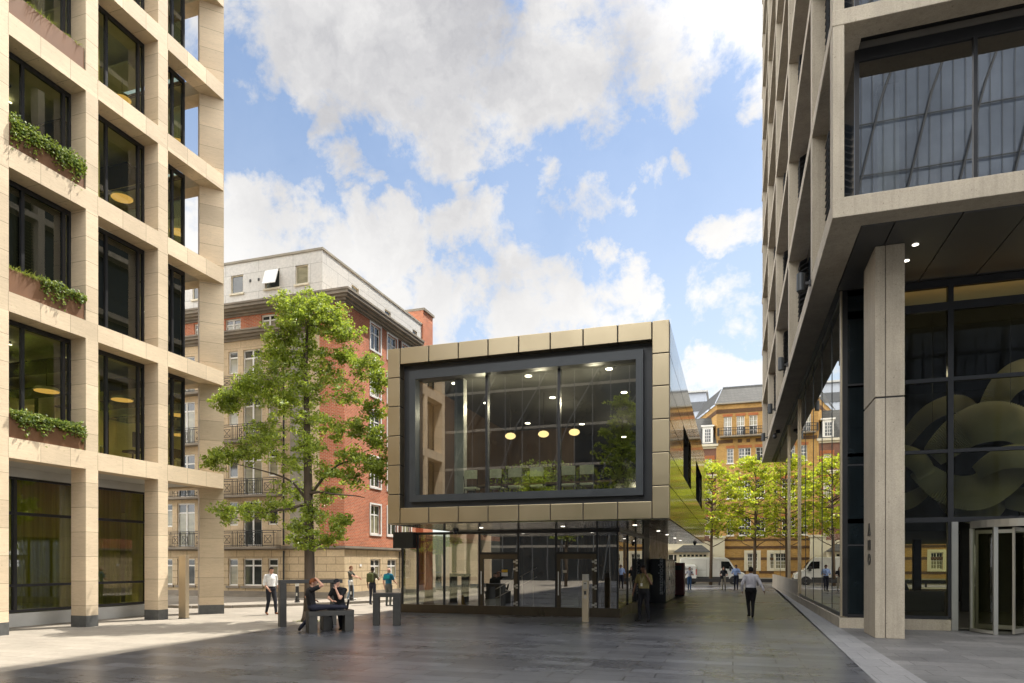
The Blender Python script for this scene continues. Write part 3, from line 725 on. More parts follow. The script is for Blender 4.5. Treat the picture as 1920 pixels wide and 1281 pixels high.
# ---------------------------------------------------------------- red brick and stone apartment block
ap = thing('apartment_building', 'red brick and pale stone apartment block with iron balconies and a white rooftop storey', 'building', (-18.6,30.1,0))
OF = (0,30.1,0); UF = (1,0,0); NF = (0,-1,0)          # street front
OS = (-18.6,0,0); US = (0,1,0); NS = (1,0,0)          # side towards the pavilion
XL = -44; YB = 38.2
groups = [-24.15-4.37*k for k in range(5)]
rows = [(3.90,2.80,5.18),(6.45,5.52,7.85),(9.25,8.40,10.73),(12.0,11.15,13.21)]
holesG = []; holesS = []; holesT = []; wins = []
for g in groups:
    for a0,a1 in ((g-1.55,g-.93),(g+.97,g+1.60)):
        holesG.append((a0,a1,.70,2.14)); wins.append((a0,a1,.70,2.14,1,.74,True))
        for zn,zw,zt in rows: holesS.append((a0,a1,zn,zt)); wins.append((a0,a1,zn,zt,1,.72,False))
    holesG.append((g-.6,g+.6,.70,2.14)); wins.append((g-.6,g+.6,.70,2.14,2,.74,True))
    for zn,zw,zt in rows: holesS.append((g-.6,g+.6,zw,zt)); wins.append((g-.6,g+.6,zw,zt,2,.78,False))
    for a0,a1,nv in ((g-1.75,g-.75,2),(g+.55,g+1.55,2)):
        holesT.append((a0,a1,14.22,14.93)); wins.append((a0,a1,14.22,14.93,nv,.6,False))
b = MB(); holey(b,OF,UF,NF,XL,-18.6,0,2.60,holesG,.14); 
side = [(32.7,33.8),(34.6,35.75),(36.4,37.55)]
rowsS = [(3.48,5.08),(6.04,7.68),(8.55,10.19),(11.0,12.67),(13.5,14.9)]
hg2 = [(a0,a1,1.0,2.12) for a0,a1 in side]; hs2 = [(a0,a1,z0,z1) for a0,a1 in side for z0,z1 in rowsS]
holey(b,OS,US,NS,30.1,YB,0,2.60,hg2,.14); b.build('ground_storey_wall', M['stone_ash'], ap)
b = MB(); holey(b,OF,UF,NF,XL,-20.05,2.78,13.72,holesS,.14); b.build('stone_wall', M['stone_plain'], ap)
b = MB(); obox(b,OF,UF,NF,-21.75,-20.85,2.78,13.71,.0,.09); b.build('pilaster', M['stone_grey'], ap)
b = MB(); holey(b,OF,UF,NF,-20.05,-18.6,2.78,13.72,[],.1); holey(b,OF,UF,NF,XL,-18.6,14.2,15.03,holesT,.14)
holey(b,OF,UF,NF,-20.05,-18.6,13.72,14.2,[],.1)
holey(b,OS,US,NS,30.1,YB,2.78,15.03,hs2,.14)
b.quad((-18.6,YB,0),(-24,YB,0),(-24,YB,15.03),(-18.6,YB,15.03)); b.build('brick_wall', M['brick_red'], ap)
b = MB(); b.quad((XL,30.1,0),(XL,50,0),(XL,50,15.03),(XL,30.1,15.03)); b.quad((XL,30.15,15.02),(-18.65,30.15,15.02),(-18.65,YB-.05,15.02),(XL,YB-.05,15.02)); b.build('back_wall', M['stone_plain'], ap)
# plinth, string courses and cornices
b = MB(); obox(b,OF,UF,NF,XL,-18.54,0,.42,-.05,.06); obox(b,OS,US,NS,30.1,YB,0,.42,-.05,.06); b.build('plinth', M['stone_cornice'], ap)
def course(z0, steps, name='string_course', xr=None, front=True, sidew=True, mat='stone_cornice'):
    b = MB()
    for a,c,d in steps:
        if front: b.prism([(XL,30.1-d),((-18.6+d) if sidew else xr,30.1-d),((-18.6+d) if sidew else xr,30.1+.05),(XL,30.15)], z0+a, z0+c)
        if sidew: b.prism([(-18.65,30.152),(-18.6+d,30.152),(-18.6+d,YB+d*.5),(-18.65,YB+d*.5)], z0+a, z0+c)
    b.build(name, M[mat], ap)
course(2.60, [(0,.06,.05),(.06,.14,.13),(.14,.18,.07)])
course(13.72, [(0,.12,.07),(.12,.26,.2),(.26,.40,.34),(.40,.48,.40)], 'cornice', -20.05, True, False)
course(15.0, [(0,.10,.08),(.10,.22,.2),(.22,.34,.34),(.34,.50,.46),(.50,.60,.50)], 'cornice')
for i,(a0,a1,z0,z1,nv,tr,gr) in enumerate(wins):
    window(ap,OF,UF,NF,a0,a1,z0,z1,.12,nv,tr,.075,('pane_dark','pane_blind' if RNG.random()<.8 else 'pane_dark'))
for (a0,a1) in side:
    window(ap,OS,US,NS,a0,a1,1.0,2.12,.12,2,.66,.07,('pane_dark','pane_blind'))
    for z0,z1 in rowsS: window(ap,OS,US,NS,a0,a1,z0,z1,.12,2,.66,.07,('pane_dark','pane_blind' if RNG.random()<.7 else 'pane_dark'))
    b = MB()
    for z0,z1 in rowsS: # flat white stone surrounds
        obox(b,OS,US,NS,a0-.09,a0,z0-.09,z1+.09,-.02,.035); obox(b,OS,US,NS,a1,a1+.09,z0-.09,z1+.09,-.02,.035)
        obox(b,OS,US,NS,a0,a1,z1,z1+.09,-.02,.035); obox(b,OS,US,NS,a0,a1,z0-.09,z0,-.02,.045)
    b.build('window_surround', M['white_paint'], ap)
b = MB()
for a0,a1,z0,z1,nv,tr,gr in wins:
    if gr: obox(b,OF,UF,NF,a0-.10,a1+.10,z0-.13,z0-.003,-.02,.08)
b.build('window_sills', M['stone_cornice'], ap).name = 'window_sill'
# balconies
for g in groups[:4]:
    for ri,(zn,zw,zt) in enumerate(rows):
        b = MB(); d = .42; hgt = .82 if ri < 3 else .62; z0 = zw-.03
        def bar(a0,z0_,a1,z1_,t=.022):
            p = Vector((a0,30.1-d,z0_)); q = Vector((a1,30.1-d,z1_)); b.tube([p,q],[t*.6]*2,4)
        L0, L1 = g-1.80, g+1.80
        for zz in (z0+.05, z0+hgt, z0+hgt*.88): bar(L0,zz,L1,zz,.03)
        n = 30
        for k in range(n+1):
            a = L0+(L1-L0)*k/n
            if abs(a-(g-1.28))<.32 or abs(a-(g+1.28))<.32 or abs(a-g)<.30: continue
            bar(a,z0,a,z0+hgt*.88)
        for ca,hw in ((g-1.28,.34),(g+1.28,.34),(g-.32,.3),(g+.32,.3)):
            za,zb = z0+.10,z0+hgt*.80
            for s in (-1,1): bar(ca+s*hw,z0,ca+s*hw,z0+hgt,.034)
            m = hw*.6; bar(ca-m,za+.08,ca+m,zb-.08); bar(ca+m,za+.08,ca-m,zb-.08)
            bar(ca-m,za+.08,ca+m,za+.08); bar(ca-m,zb-.08,ca+m,zb-.08); bar(ca-m,za+.08,ca-m,zb-.08); bar(ca+m,za+.08,ca+m,zb-.08)
        for a in (L0,L1):
            for zz in (z0+.05,z0+hgt): b.tube([(a,30.1,zz),(a,30.1-d,zz)],[.016]*2,4)
            for k in range(1,4): b.tube([(a,30.1-d*k/4,z0),(a,30.1-d*k/4,z0+hgt)],[.012]*2,4)
        o = b.build('balcony', M['iron'], ap)
        s = MB(); s.box(L0-.05,30.1-d-.06,z0-.12,L1+.05,30.1+.02,z0-.005); s.build('balcony_slab', M['stone_cornice'], o)
# rooftop storey
PXR, PYF = -20.67, 31.3
OP = (0,PYF,0); OQ = (PXR,0,0)
pw = [(-26.55,-25.72),(-24.3,-23.35),(-22.35,-21.55),(-29.2,-28.4),(-32,-31.2),(-34.5,-33.7)]
pf = [(a0,a1,16.85,17.85) for a0,a1 in pw]
sw = [(34.2,35.0),(38.1,38.9),(42.0,42.7)]
pq = [(a0,a1,16.9,17.8) for a0,a1 in sw]
b = MB(); holey(b,OP,UF,NF,XL,PXR,15.03,18.50,pf,.12); holey(b,OQ,US,NS,PYF,43.4,15.03,18.50,pq,.12); b.build('rooftop_wall', M['panel_white'], ap)
b = MB(); b.box(XL,PYF-.05,18.5,PXR+.05,43.4,18.62); b.build('rooftop_coping', M['stone_grey'], ap)
for i,(a0,a1,z0,z1) in enumerate(pf):
    w = window(ap,OP,UF,NF,a0,a1,z0,z1,.10,1,None,.06,('pane_blind' if i==2 else 'pane_dark',)*2,sill=True,fm='cream')
    if i == 1: # top hung casement standing open
        s = MB(); th = .34; mid = Vector(((a0+a1)/2,PYF,z1)); w2=(a1-a0)/2-.05; L = z1-z0-.1
        e = mid + Vector((0,-math.sin(th)*L,-math.cos(th)*L))
        s.add([(mid.x-w2,mid.y-.02,mid.z-.03),(mid.x+w2,mid.y-.02,mid.z-.03),(mid.x+w2,e.y,e.z),(mid.x-w2,e.y,e.z),(mid.x-w2,mid.y-.05,mid.z-.02),(mid.x+w2,mid.y-.05,mid.z-.02),(mid.x+w2,e.y-.03,e.z+.01),(mid.x-w2,e.y-.03,e.z+.01)],
              [(0,1,2,3),(7,6,5,4),(0,4,5,1),(1,5,6,2),(2,6,7,3),(3,7,4,0)])
        s.build('open_casement', M['clear_lens'], w)
for i,(a0,a1,z0,z1) in enumerate(pq):
    w = window(ap,OQ,US,NS,a0,a1,z0,z1,.10,1,None,.06,('pane_blind' if i==0 else 'pane_dark',)*2,fm='cream')
b = MB()
for a in (-25.3,-24.75,-27.5): obox(b,OP,UF,NF,a,a+.1,17.35,17.5,0,.03)
for a in (33.7,35.3,39.3): obox(b,OQ,US,NS,a,a+.1,17.35,17.5,0,.03)
b.build('vent', M['iron'], ap)
b = MB(); b.box(-22.1,43.42,0,-20.55,45,19.55); b.build('chimney', M['brick_red'], ap)
b = MB(); b.box(-22.2,43.40,19.55,-20.45,45.1,19.72); b.build('chimney_coping', M['stone_cornice'], ap)
b = MB(); obox(b,OS,US,NS,31.55,31.75,1.72,1.85,0,.03); b.build('name_plate', M['white_paint'], ap)
for a in (-22.15,-26.35):
    b = MB(); b.tube([(a,30.02,.15),(a,30.02,2.55)],[.045]*2,8); b.tube([(a,30.02,2.84),(a,30.02,13.6)],[.045]*2,8); b.build('downpipe', M['iron'], ap)
b = MB(); b.tube([(-18.53,35.98,.45),(-18.53,35.98,2.55)],[.045]*2,8); b.tube([(-18.53,35.98,2.84),(-18.53,35.98,14.9)],[.045]*2,8); b.build('downpipe', M['iron'], ap)

# ---------------------------------------------------------------- yellow brick mansion block and its neighbours across the far street
ym = thing('mansion_block', 'yellow stock brick mansion block with brown bands, white sash windows and a slate mansard', 'building', (-1.5,70,0))
OY = (0,70,0)
XR = 26
cw = [(-.55,.07,1),(.54,1.67,2),(2.11,2.95,1)]
holes = []; wl = []
for rep in range(4):
    o = rep*5.2
    for a0,a1,nv in cw:
        for z0,z1 in ((4.6,6.28),(8.2,9.95),(11.65,13.1)): holes.append((a0+o,a1+o,z0,z1)); wl.append((a0+o,a1+o,z0,z1,nv))
    for a0,a1 in ((-.84,-.1),(.35,1.08),(1.52,2.25)): holes.append((a0+o,a1+o,14.3,16.21)); wl.append((a0+o,a1+o,14.3,16.21,2))
    for a0,a1 in ((1.33,2.28),(3.4,4.1)): holes.append((a0+o,a1+o,1.35,2.85)); wl.append((a0+o,a1+o,1.35,2.85,2))
b = MB(); holey(b,OY,UF,NF,-1.5,XR,0,17.5,holes,.16)
ux = Vector((-2.24,7.2,0)).normalized(); nx_ = Vector((-ux.y,ux.x,0))
OYS = (-1.5,70,0); holey(b,OYS,tuple(ux),tuple(nx_),0,7.54,0,17.5,[],.1); b.build('wall', M['brick_yellow'], ym)
b = MB()
for z0,z1 in ((.9,1.15),(2.2,2.45),(3.3,3.55),(4.05,4.25),(7.35,7.6),(16.55,16.95)):
    obox(b,OY,UF,NF,-1.5,1.2 if z0 in (.9,2.2) else XR,z0,z1,0,.03)
    if z0 in (.9,2.2): obox(b,OY,UF,NF,2.42,XR,z0,z1,0,.03)
    if z0 > 16: obox(b,OYS,ux,nx_,0,7.54,z0,z1,0,.03)
for a0,a1 in ((-1.4,0),(.45,.85),(1.25,1.6),(2.1,3.6),(4.2,5.2),(5.7,6.1)): obox(b,OY,UF,NF,a0,a1,13.62,13.95,0,.03)
b.build('brown_band', M['brick_brown'], ym)
for a0,a1,z0,z1,nv in wl:
    if z0 > 3: b = MB(); obox(b,OY,UF,NF,a0-.10,a1+.10,z1,z1+.26,0,.025); b.build('brick_lintel', M['brick_orange'], ym)
for a0,a1,z0,z1,nv in wl:
    if z0 > 14: window(ym,OY,UF,NF,a0,a1,z0,z1,.12,nv,.5,.06,('pane_blind','pane_dark'),grid=(2,4))
    elif z0 < 3:
        w = window(ym,OY,UF,NF,a0,a1,z0,z1,.12,2,.5,.06,('pane_dark','pane_blind'),grid=(2,4))
        s = MB(); obox(s,OY,UF,NF,a0-.28,a0,z0-.2,z1+.28,0,.05); obox(s,OY,UF,NF,a1,a1+.28,z0-.2,z1+.28,0,.05); obox(s,OY,UF,NF,a0,a1,z1,z1+.28,0,.05); obox(s,OY,UF,NF,a0,a1,z0-.2,z0,0,.06)
        s.build('stone_surround', M['cream'], w)
    else: window(ym,OY,UF,NF,a0,a1,z0,z1,.12,nv,.5,.06,('pane_dark','pane_dark'),grid=(2,4),sill=True)
# top floor iron balcony
b = MB(); zb_ = 14.3; 
b.box(-1.2,69.3,14.12,XR,69.98,14.26); bs = b.build('balcony', M['stone_cornice'], ym)
b = MB()
for z in (14.35,14.75,15.02): b.tube([(-1.35,69.32,z),(XR,69.32,z)],[.025]*2,4)
k = -1.35
while k < 9: b.tube([(k,69.32,14.26),(k,69.32,15.05)],[.016]*2,4); k += .16
for k in (-1.35,1.05,3.4,5.8): b.box(k-.09,69.28,14.26,k+.09,69.36,15.0)
for q in range(5): b.tube([(-1.35,69.32+.15*q,14.26),(-1.35,69.32+.15*q,15.05)],[.016]*2,4)
b.build('railing', M['iron'], bs)
# mansard
b = MB(); rz = 19.4
q2 = Vector(OYS)+ux*7.54
b.add([(-1.65,69.8,17.5),(XR,69.8,17.5),(XR,71.3,rz),(-.95,71.3,rz),(q2.x-.3,q2.y,17.5),(q2.x+.75,q2.y+.3,rz),(XR,78,rz)],
      [(0,1,2,3),(4,0,3,5),(3,2,6,5)]); b.build('roof', M['slate'], ym)
b = MB(); b.box(-1.7,69.72,17.42,XR,69.99,17.53); b.add([],[]); b.build('gutter', M['stone_grey'], ym)
b = MB(); b.tube([(-.95,71.3,rz+.03),(XR,71.3,rz+.03)],[.06]*2,6); b.tube([(-1.65,69.8,17.52),(-.95,71.3,rz+.02)],[.05]*2,6); b.build('ridge', M['lead_grey'], ym)
b = MB(); obox(b,OY,UF,NF,-1.5,XR,-.0,.5,0,.05); b.build('plinth', M['stone_grey'], ym)

# red and plum brick house, left of it
rh = thing('red_brick_house', 'plum and red brick house with white dormers and slate roof beside the yellow block', 'building', (-6,70.2,0))
OR = (0,70.2,0); XA = -30
hh = []; wl = []
for k in range(8):
    o = -2.7*k
    for z0,z1 in ((4.6,6.4),(8.0,9.9),(11.0,12.2)): hh.append((-2.62+o,-1.98+o,z0,z1)); wl.append((-2.62+o,-1.98+o,z0,z1))
b = MB(); holey(b,OR,UF,NF,XA,-1.52,4.0,13.2,hh,.12); b.build('wall', M['brick_plum'], rh)
for a0,a1,z0,z1 in wl:
    b = MB(); obox(b,OR,UF,NF,a0-.28,a0,z0-.1,z1+.32,0,.03); obox(b,OR,UF,NF,a1,a1+.28,z0-.1,z1+.32,0,.03); obox(b,OR,UF,NF,a0,a1,z1,z1+.32,0,.03); b.build('brick_dressing', M['brick_orange'], rh)
for a0,a1,z0,z1 in wl: window(rh,OR,UF,NF,a0,a1,z0,z1,.1,1,.5,.06,('pane_blind','pane_blind'),grid=(3,4))
b = MB(); 
for z0,z1,d in ((13.2,13.4,.12),(13.4,13.62,.3),(10.3,10.5,.12),(10.5,10.62,.2),(3.9,4.05,.12)): obox(b,OR,UF,NF,XA,-1.35,z0,z1,-.03,d)
b.build('cornice', M['cream'], rh)
b = MB(); b.add([(XA,69.95,13.62),(-1.45,69.95,13.62),(-1.45,71.9,16.6),(XA,71.9,16.6),(XA,78,17.5),(-1.45,78,17.5)],[(0,1,2,3),(3,2,5,4)]); b.add([(-1.45,69.95,13.62),(-1.45,78,13.62),(-1.45,78,17.5),(-1.45,71.9,16.6)],[(0,1,2,3)])
b.build('roof', M['slate'], rh)
for k in range(8):
    o = -2.7*k; b = MB(); b.box(-2.85+o,70.02,13.63,-1.85+o,71.6,15.35); b.box(-2.98+o,69.92,15.35,-1.72+o,71.7,15.5); d = b.build('dormer', M['white_paint'], rh)
    f = MB(); g = MB(); obox(g,(0,70.02,0),UF,NF,-2.62+o,-2.08+o,13.85,15.1,.004,.012); g.build('pane', M['pane_dark'], d)
    for q in (1,2): obox(f,(0,70.02,0),UF,NF,-2.62+o+.18*q-.015,-2.62+o+.18*q+.015,13.85,15.1,.013,.03)
    for q in (1,2,3): obox(f,(0,70.02,0),UF,NF,-2.62+o,-2.08+o,13.85+.31*q-.015,13.85+.31*q+.015,.013,.028)
    f.build('glazing_bar', M['white_paint'], d)
b = MB(); holey(b,(0,70.1,0),UF,NF,XA,-2.1,0,3.9,[(-6.2,-5.1,.9,2.8),(-9,-8,.9,2.8),(-4.55,-3.7,1.7,2.9)],.15); b.build('ground_storey_wall', M['cream'], rh)
for a0,a1,z0,z1 in ((-6.2,-5.1,.9,2.8),(-9,-8,.9,2.8),(-4.55,-3.7,1.7,2.9)): window(rh,(0,70.1,0),UF,NF,a0,a1,z0,z1,.12,2,.6,.07,('pane_dark','pane_dark'))
b = MB(); b.box(-8,69.85,2.95,-3.4,70.09,3.15); b.box(-8,69.75,3.15,-3.4,70.09,3.25); b.build('door_hood', M['cream'], rh)
b = MB(); b.box(-2.1,69.6,0,-.75,70.0,4.35); b.box(-2.2,69.5,4.35,-.65,70.0,4.55); b.build('stucco_pier', M['cream'], rh)
# gatehouse
gh = thing('gatehouse', 'small cream gatehouse with a hipped slate roof behind the white vans', 'building', (-3.9,68.4,0))
b = MB(); b.box(-5.2,68.0,0,-2.2,69.55,2.95); b.build('wall', M['cream'], gh)
b = MB()
for i in range(7): obox(b,(0,68.0,0),UF,NF,-4.95+i*.38,-4.70+i*.38,2.52,2.72,0,.01)
b.build('window', M['pane_dark'], gh)
b = MB(); b.add([(-5.5,67.75,2.95),(-1.95,67.75,2.95),(-1.95,69.58,2.95),(-5.5,69.58,2.95),(-4.6,68.5,3.65),(-2.85,68.5,3.65)],[(0,1,5,4),(1,2,5),(2,3,4,5),(3,0,4),(3,2,1,0)]); b.build('roof', M['slate'], gh)
# grey office far behind
go = thing('office_block', 'pale grey metal clad office block rising far behind the red brick house', 'building', (-14,100,0))
b = MB(); b.box(-34,100,0,-3.6,112,26.0); b.build('wall', M['lead_grey'], go)
for z in (21.0,23.4):
    b = MB(); b.box(-33,99.9,z,-3.6,99.99,z+1.3); g = b.build('window_band', M['glazed_dark'], go)
b = MB(); b.box(-34.3,99.6,26.0,-3.3,112,26.25); b.build('coping', M['pale_band'], go)
# ---------------------------------------------------------------- bronze pavilion
pvn = thing('pavilion', 'two storey pavilion with a bronze clad box overhanging a dark glazed ground floor', 'building', (-5.9,18.8,0))
BX0,BX1,BY0,BY1,BZ0,BZ1 = -10.10,-1.63,18.8,42.9,3.10,8.48
PV = [-9.68,-8.72,-7.76,-6.82,-5.88,-4.94,-3.99,-3.02,-2.09]; PH = [3.10,4.0,4.9,5.8,6.7,7.58,8.48]
g = .012
b = MB()
for i in range(6):
    b.box(BX0,BY0,PH[i]+g,PV[0]-g,BY0+.30,PH[i+1]-g); b.box(PV[8]+g,BY0,PH[i]+g,BX1-.002,BY0+.30,PH[i+1]-g)
for i in range(8):
    b.box(PV[i]+g,BY0,BZ0+g,PV[i+1]-g,BY0+.30,3.58); b.box(PV[i]+g,BY0,7.98,PV[i+1]-g,BY0+.30,BZ1-g)
b.build('front_cladding', M['bronze'], pvn, bevel=.012)
# dark backing in the joints
b = MB(); b.box(BX0+.02,BY0+.04,BZ0+.02,PV[0]-.02,BY0+.28,BZ1-.02); b.box(PV[8]+.02,BY0+.04,BZ0+.02,BX1-.03,BY0+.28,BZ1-.02)
b.box(PV[0],BY0+.04,BZ0+.02,PV[8],BY0+.28,3.56); b.box(PV[0],BY0+.04,8.0,PV[8],BY0+.28,BZ1-.02); b.build('joint_backing', M['black_matt'], pvn)
# recess and picture frame
b = MB(); y1 = 19.12
b.box(PV[0]-.005,BY0+.301,3.57,-9.43,y1+.05,7.99); b.box(-2.34,BY0+.301,3.57,PV[8]+.005,y1+.05,7.99); b.box(-9.43,BY0+.301,3.57,-2.34,y1+.05,3.77); b.box(-9.43,BY0+.301,7.78,-2.34,y1+.05,7.99)
b.build('recess_lining', M['anthracite'], pvn)
b = MB(); fy0, fy1 = 18.93, 19.25
for (a0,z0,a1,z1,a2,z2,a3,z3) in ((-9.43,3.77,-2.34,3.77,-2.54,3.98,-9.23,3.98),(-9.43,7.78,-2.34,7.78,-2.54,7.52,-9.23,7.52),(-9.43,3.77,-9.43,7.78,-9.23,7.52,-9.23,3.98),(-2.34,3.77,-2.34,7.78,-2.54,7.52,-2.54,3.98)):
    b.extr([(a0,z0),(a1,z1),(a2,z2),(a3,z3)],'y',fy0,fy1)
fr_ = b.build('window_frame', M['anthracite_frame'], pvn)
b = MB()
for x in (-7.0,-4.78): b.box(x-.035,19.16,3.98,x+.035,19.36,7.52)
b.build('mullion', M['black_frame'], fr_)
for a0,a1 in ((-9.23,-7.035),(-6.965,-4.815),(-4.745,-2.54)):
    b = MB(); b.quad((a0,19.2,3.98),(a1,19.2,3.98),(a1,19.2,7.52),(a0,19.2,7.52)); b.build('window_pane', M['window_glass'], pvn)
# right flank: rows of polished panels with two deep slot windows
slots = [(24.3,28.9),(32.8,39.2)]
b = MB(); sx = BX1
for i in range(6):
    segs = [(BY0+.301,BY1)]
    if i in (2,3): segs = [(BY0+.301,24.3),(28.9,32.8),(39.2,BY1)]
    for a,c in segs:
        b.box(sx-.12,a,PH[i]+g,sx,c,PH[i+1]-g)
b.build('side_cladding', M['bronze_side'], pvn)
b = MB(); b.box(sx-.2,BY0+.31,BZ0+.01,sx-.13,24.2,BZ1-.01); b.box(sx-.2,29.0,BZ0+.01,sx-.13,32.7,BZ1-.01); b.box(sx-.2,39.3,BZ0+.01,sx-.13,BY1-.01,BZ1-.01); b.box(sx-.2,24.2,BZ0+.01,sx-.13,29.0,4.88); b.box(sx-.2,24.2,6.72,sx-.13,29.0,BZ1-.01); b.box(sx-.2,32.7,BZ0+.01,sx-.13,39.3,4.88); b.box(sx-.2,32.7,6.72,sx-.13,39.3,BZ1-.01)
b.build('joint_backing', M['black_matt'], pvn)
for a,c in slots:
    b = MB(); z0,z1 = 4.9,6.7; d = .45
    b.quad((sx-.121,a,z0),(sx-d,a,z0),(sx-d,a,z1),(sx-.121,a,z1)); b.quad((sx-.121,c,z0),(sx-d,c,z0),(sx-d,c,z1),(sx-.121,c,z1)); b.quad((sx-.121,a,z0),(sx-.121,c,z0),(sx-d,c,z0),(sx-d,a,z0)); b.quad((sx-.121,a,z1),(sx-.121,c,z1),(sx-d,c,z1),(sx-d,a,z1))
    w = b.build('side_window', M['black_matt'], pvn)
    b = MB(); b.quad((sx-.30,a,z0),(sx-.30,c,z0),(sx-.30,c,z1),(sx-.30,a,z1)); b.build('pane', M['window_glass'], w)
# shell: left side, back, roof, soffit
b = MB(); b.box(BX0,BY0+.31,BZ0+.01,BX0+.1,BY1,BZ1-.01); b.box(BX0+.1,BY1-.1,BZ0+.01,BX1-.2,BY1,BZ1-.01); b.build('rear_cladding', M['bronze'], pvn)
b = MB(); b.box(BX0+.1,BY0+.31,BZ1-.12,BX1-.21,BY1-.1,BZ1-.02); b.build('roof', M['lead_grey'], pvn)
b = MB(); yy = BY0+.02
xs = [BX0+.02,-8.2,-6.3,-4.4,-2.6,BX1-.02]
ys = [yy,20.6,22.3,24.6,27.3,30.0,32.7,35.4,38.1,BY1-.02]
for i in range(len(xs)-1):
    for j in range(len(ys)-1): b.box(xs[i]+g,ys[j]+g,BZ0-.02,xs[i+1]-g,ys[j+1]-g,BZ0)
sf = b.build('soffit', M['bronze_soffit'], pvn)
b = MB(); b.box(BX0+.03,BY0+.301,BZ0+.012,BX1-.21,BY1-.12,BZ0+.06); b.build('soffit_backing', M['black_matt'], pvn)
for x,y in ((-8.0,21.4),(-5.2,21.4),(-2.9,21.4),(-2.6,25.5),(-2.6,29),(-2.6,33),(-2.6,36.5)):
    b = MB(); b.cyl((x,y),.065,BZ0-.028,BZ0-.022,14); b.build('downlight', M['lamp_soffit'], sf)
# upper room
b = MB(); b.box(BX0+.1,19.4,3.5,BX1-.3,BY1-.2,3.62); b.build('upper_floor', M['int_floor'], pvn)
b = MB(); b.box(BX0+.1,19.4,8.0,BX1-.3,BY1-.2,8.06); cl = b.build('upper_ceiling', M['int_dark'], pvn)
b = MB(); b.box(BX0+.11,19.4,3.63,BX0+.16,30,7.99); b.box(BX0+.17,30,3.63,-6.8,30.2,7.99); b.build('room_lining', M['wood_dark'], pvn)
b = MB(); b.box(-6.8,36.0,3.63,BX1-.3,36.2,7.99); b.build('room_back_wall', M['glazed_dark'], pvn)
b = MB()
for x in (-8.6,-2.6): b.box(x-.16,20.9,3.63,x+.16,21.2,7.99)
b.build('inner_column', M['pale_band'], pvn)
for x,y in ((-8.95,21.4),(-6.33,21.3),(-3.69,21.3),(-6.31,24.35),(-8.91,24.4),(-3.69,24.4),(-6.29,29.4),(-8.5,28.5),(-3.7,29.4),(-5,33),(-3,33)):
    b = MB(); b.cyl((x,y),.11,7.975,7.995,16); b.build('ceiling_downlight', M['lamp_white'], cl)
for i,(x,z) in enumerate(((-7.66,6.5),(-6.42,6.5),(-5.30,6.5))):
    t = thing('pendant_lamp', ('leftmost','middle','rightmost')[i]+' of three amber oval pendants glowing behind the pavilion picture window', 'lamp', (x,23.5,z), 'oval pendants in the pavilion')
    b = MB(); b.sphere((x,23.5,z),(.19,.19,.115),20,12); b.build('lamp_shade', M['lamp_warm'], t, smooth=True)
    b = MB(); b.cyl((x,23.5),.006,z+.115,7.99,6); b.build('cord', M['iron'], t)
# point lights added below the ceiling downlights so the chairs are lit
def lamp(x,y,z,w,nm='room_fill_light'):
    l = bpy.data.lights.new(nm,'POINT'); l.energy = w; l.color = (1,.88,.70); l.shadow_soft_size = .12
    o = bpy.data.objects.new(nm,l); COL.objects.link(o); o.location = (x,y,z)
for x,y,w in ((-8.0,21.6,48),(-6.0,21.6,48),(-4.2,21.6,48),(-6.3,25.6,30),(-4.5,29.4,25)): lamp(x,y,7.1,w)
# bar chairs standing along the window
def bar_chair(x, y, label):
    t = thing('bar_chair', label, 'chair', (x,y,3.62), 'bar chairs behind the picture window')
    b = MB(); b.box(x-.21,y-.2,4.28,x+.21,y+.2,4.36); b.build('seat', M['chair_fabric'], t, bevel=.025)
    b = MB(); n = 8; pts = []
    for k in range(n+1):
        a = -1.0+2.0*k/n; pts.append((x+.26*math.sin(a)*1.0, y-.22+.12*(1-math.cos(a))*1.6))
    for k in range(n):
        p,q = pts[k],pts[k+1]; b.add([(p[0],p[1],4.62),(q[0],q[1],4.62),(q[0],q[1],4.90),(p[0],p[1],4.90),(p[0],p[1]+.04,4.62),(q[0],q[1]+.04,4.62),(q[0],q[1]+.04,4.90),(p[0],p[1]+.04,4.90)],[(0,1,2,3),(7,6,5,4),(3,2,6,7),(4,5,1,0)])
    b.build('backrest', M['chair_fabric'], t)
    for sx_,sy_ in ((-1,-1),(1,-1),(-1,1),(1,1)):
        b = MB(); b.tube([(x+sx_*.23,y+sy_*.21,3.63),(x+sx_*.19,y+sy_*.19,4.3)],[.014,.014],6); b.build('leg', M['iron'], t)
    b = MB()
    for s in (-1,1): b.tube([(x+s*.21,y-.1,4.3),(x+s*.245,y-.12,4.72)],[.012]*2,6)
    b.build('back_post', M['iron'], t)
cx_ = [-8.08,-7.25,-6.58,-5.86,-4.85,-4.26]
cn = ['first','second','third','fourth','fifth','sixth']
for i,x in enumerate(cx_): bar_chair(x, 20.75, 'pale green bar chair behind the picture window, %s from the left of six'%cn[i])
t = thing('bar_counter', 'long dark counter behind the row of pale green bar chairs', 'counter', (-6,21.9,3.62))
b = MB(); b.box(-8.7,21.7,4.5,-3.6,22.3,4.56); b.build('top', M['wood_dark'], t)
b = MB(); b.box(-8.6,21.8,3.63,-8.5,22.2,4.5); b.box(-3.8,21.8,3.63,-3.7,22.2,4.5); b.build('support', M['iron'], t)
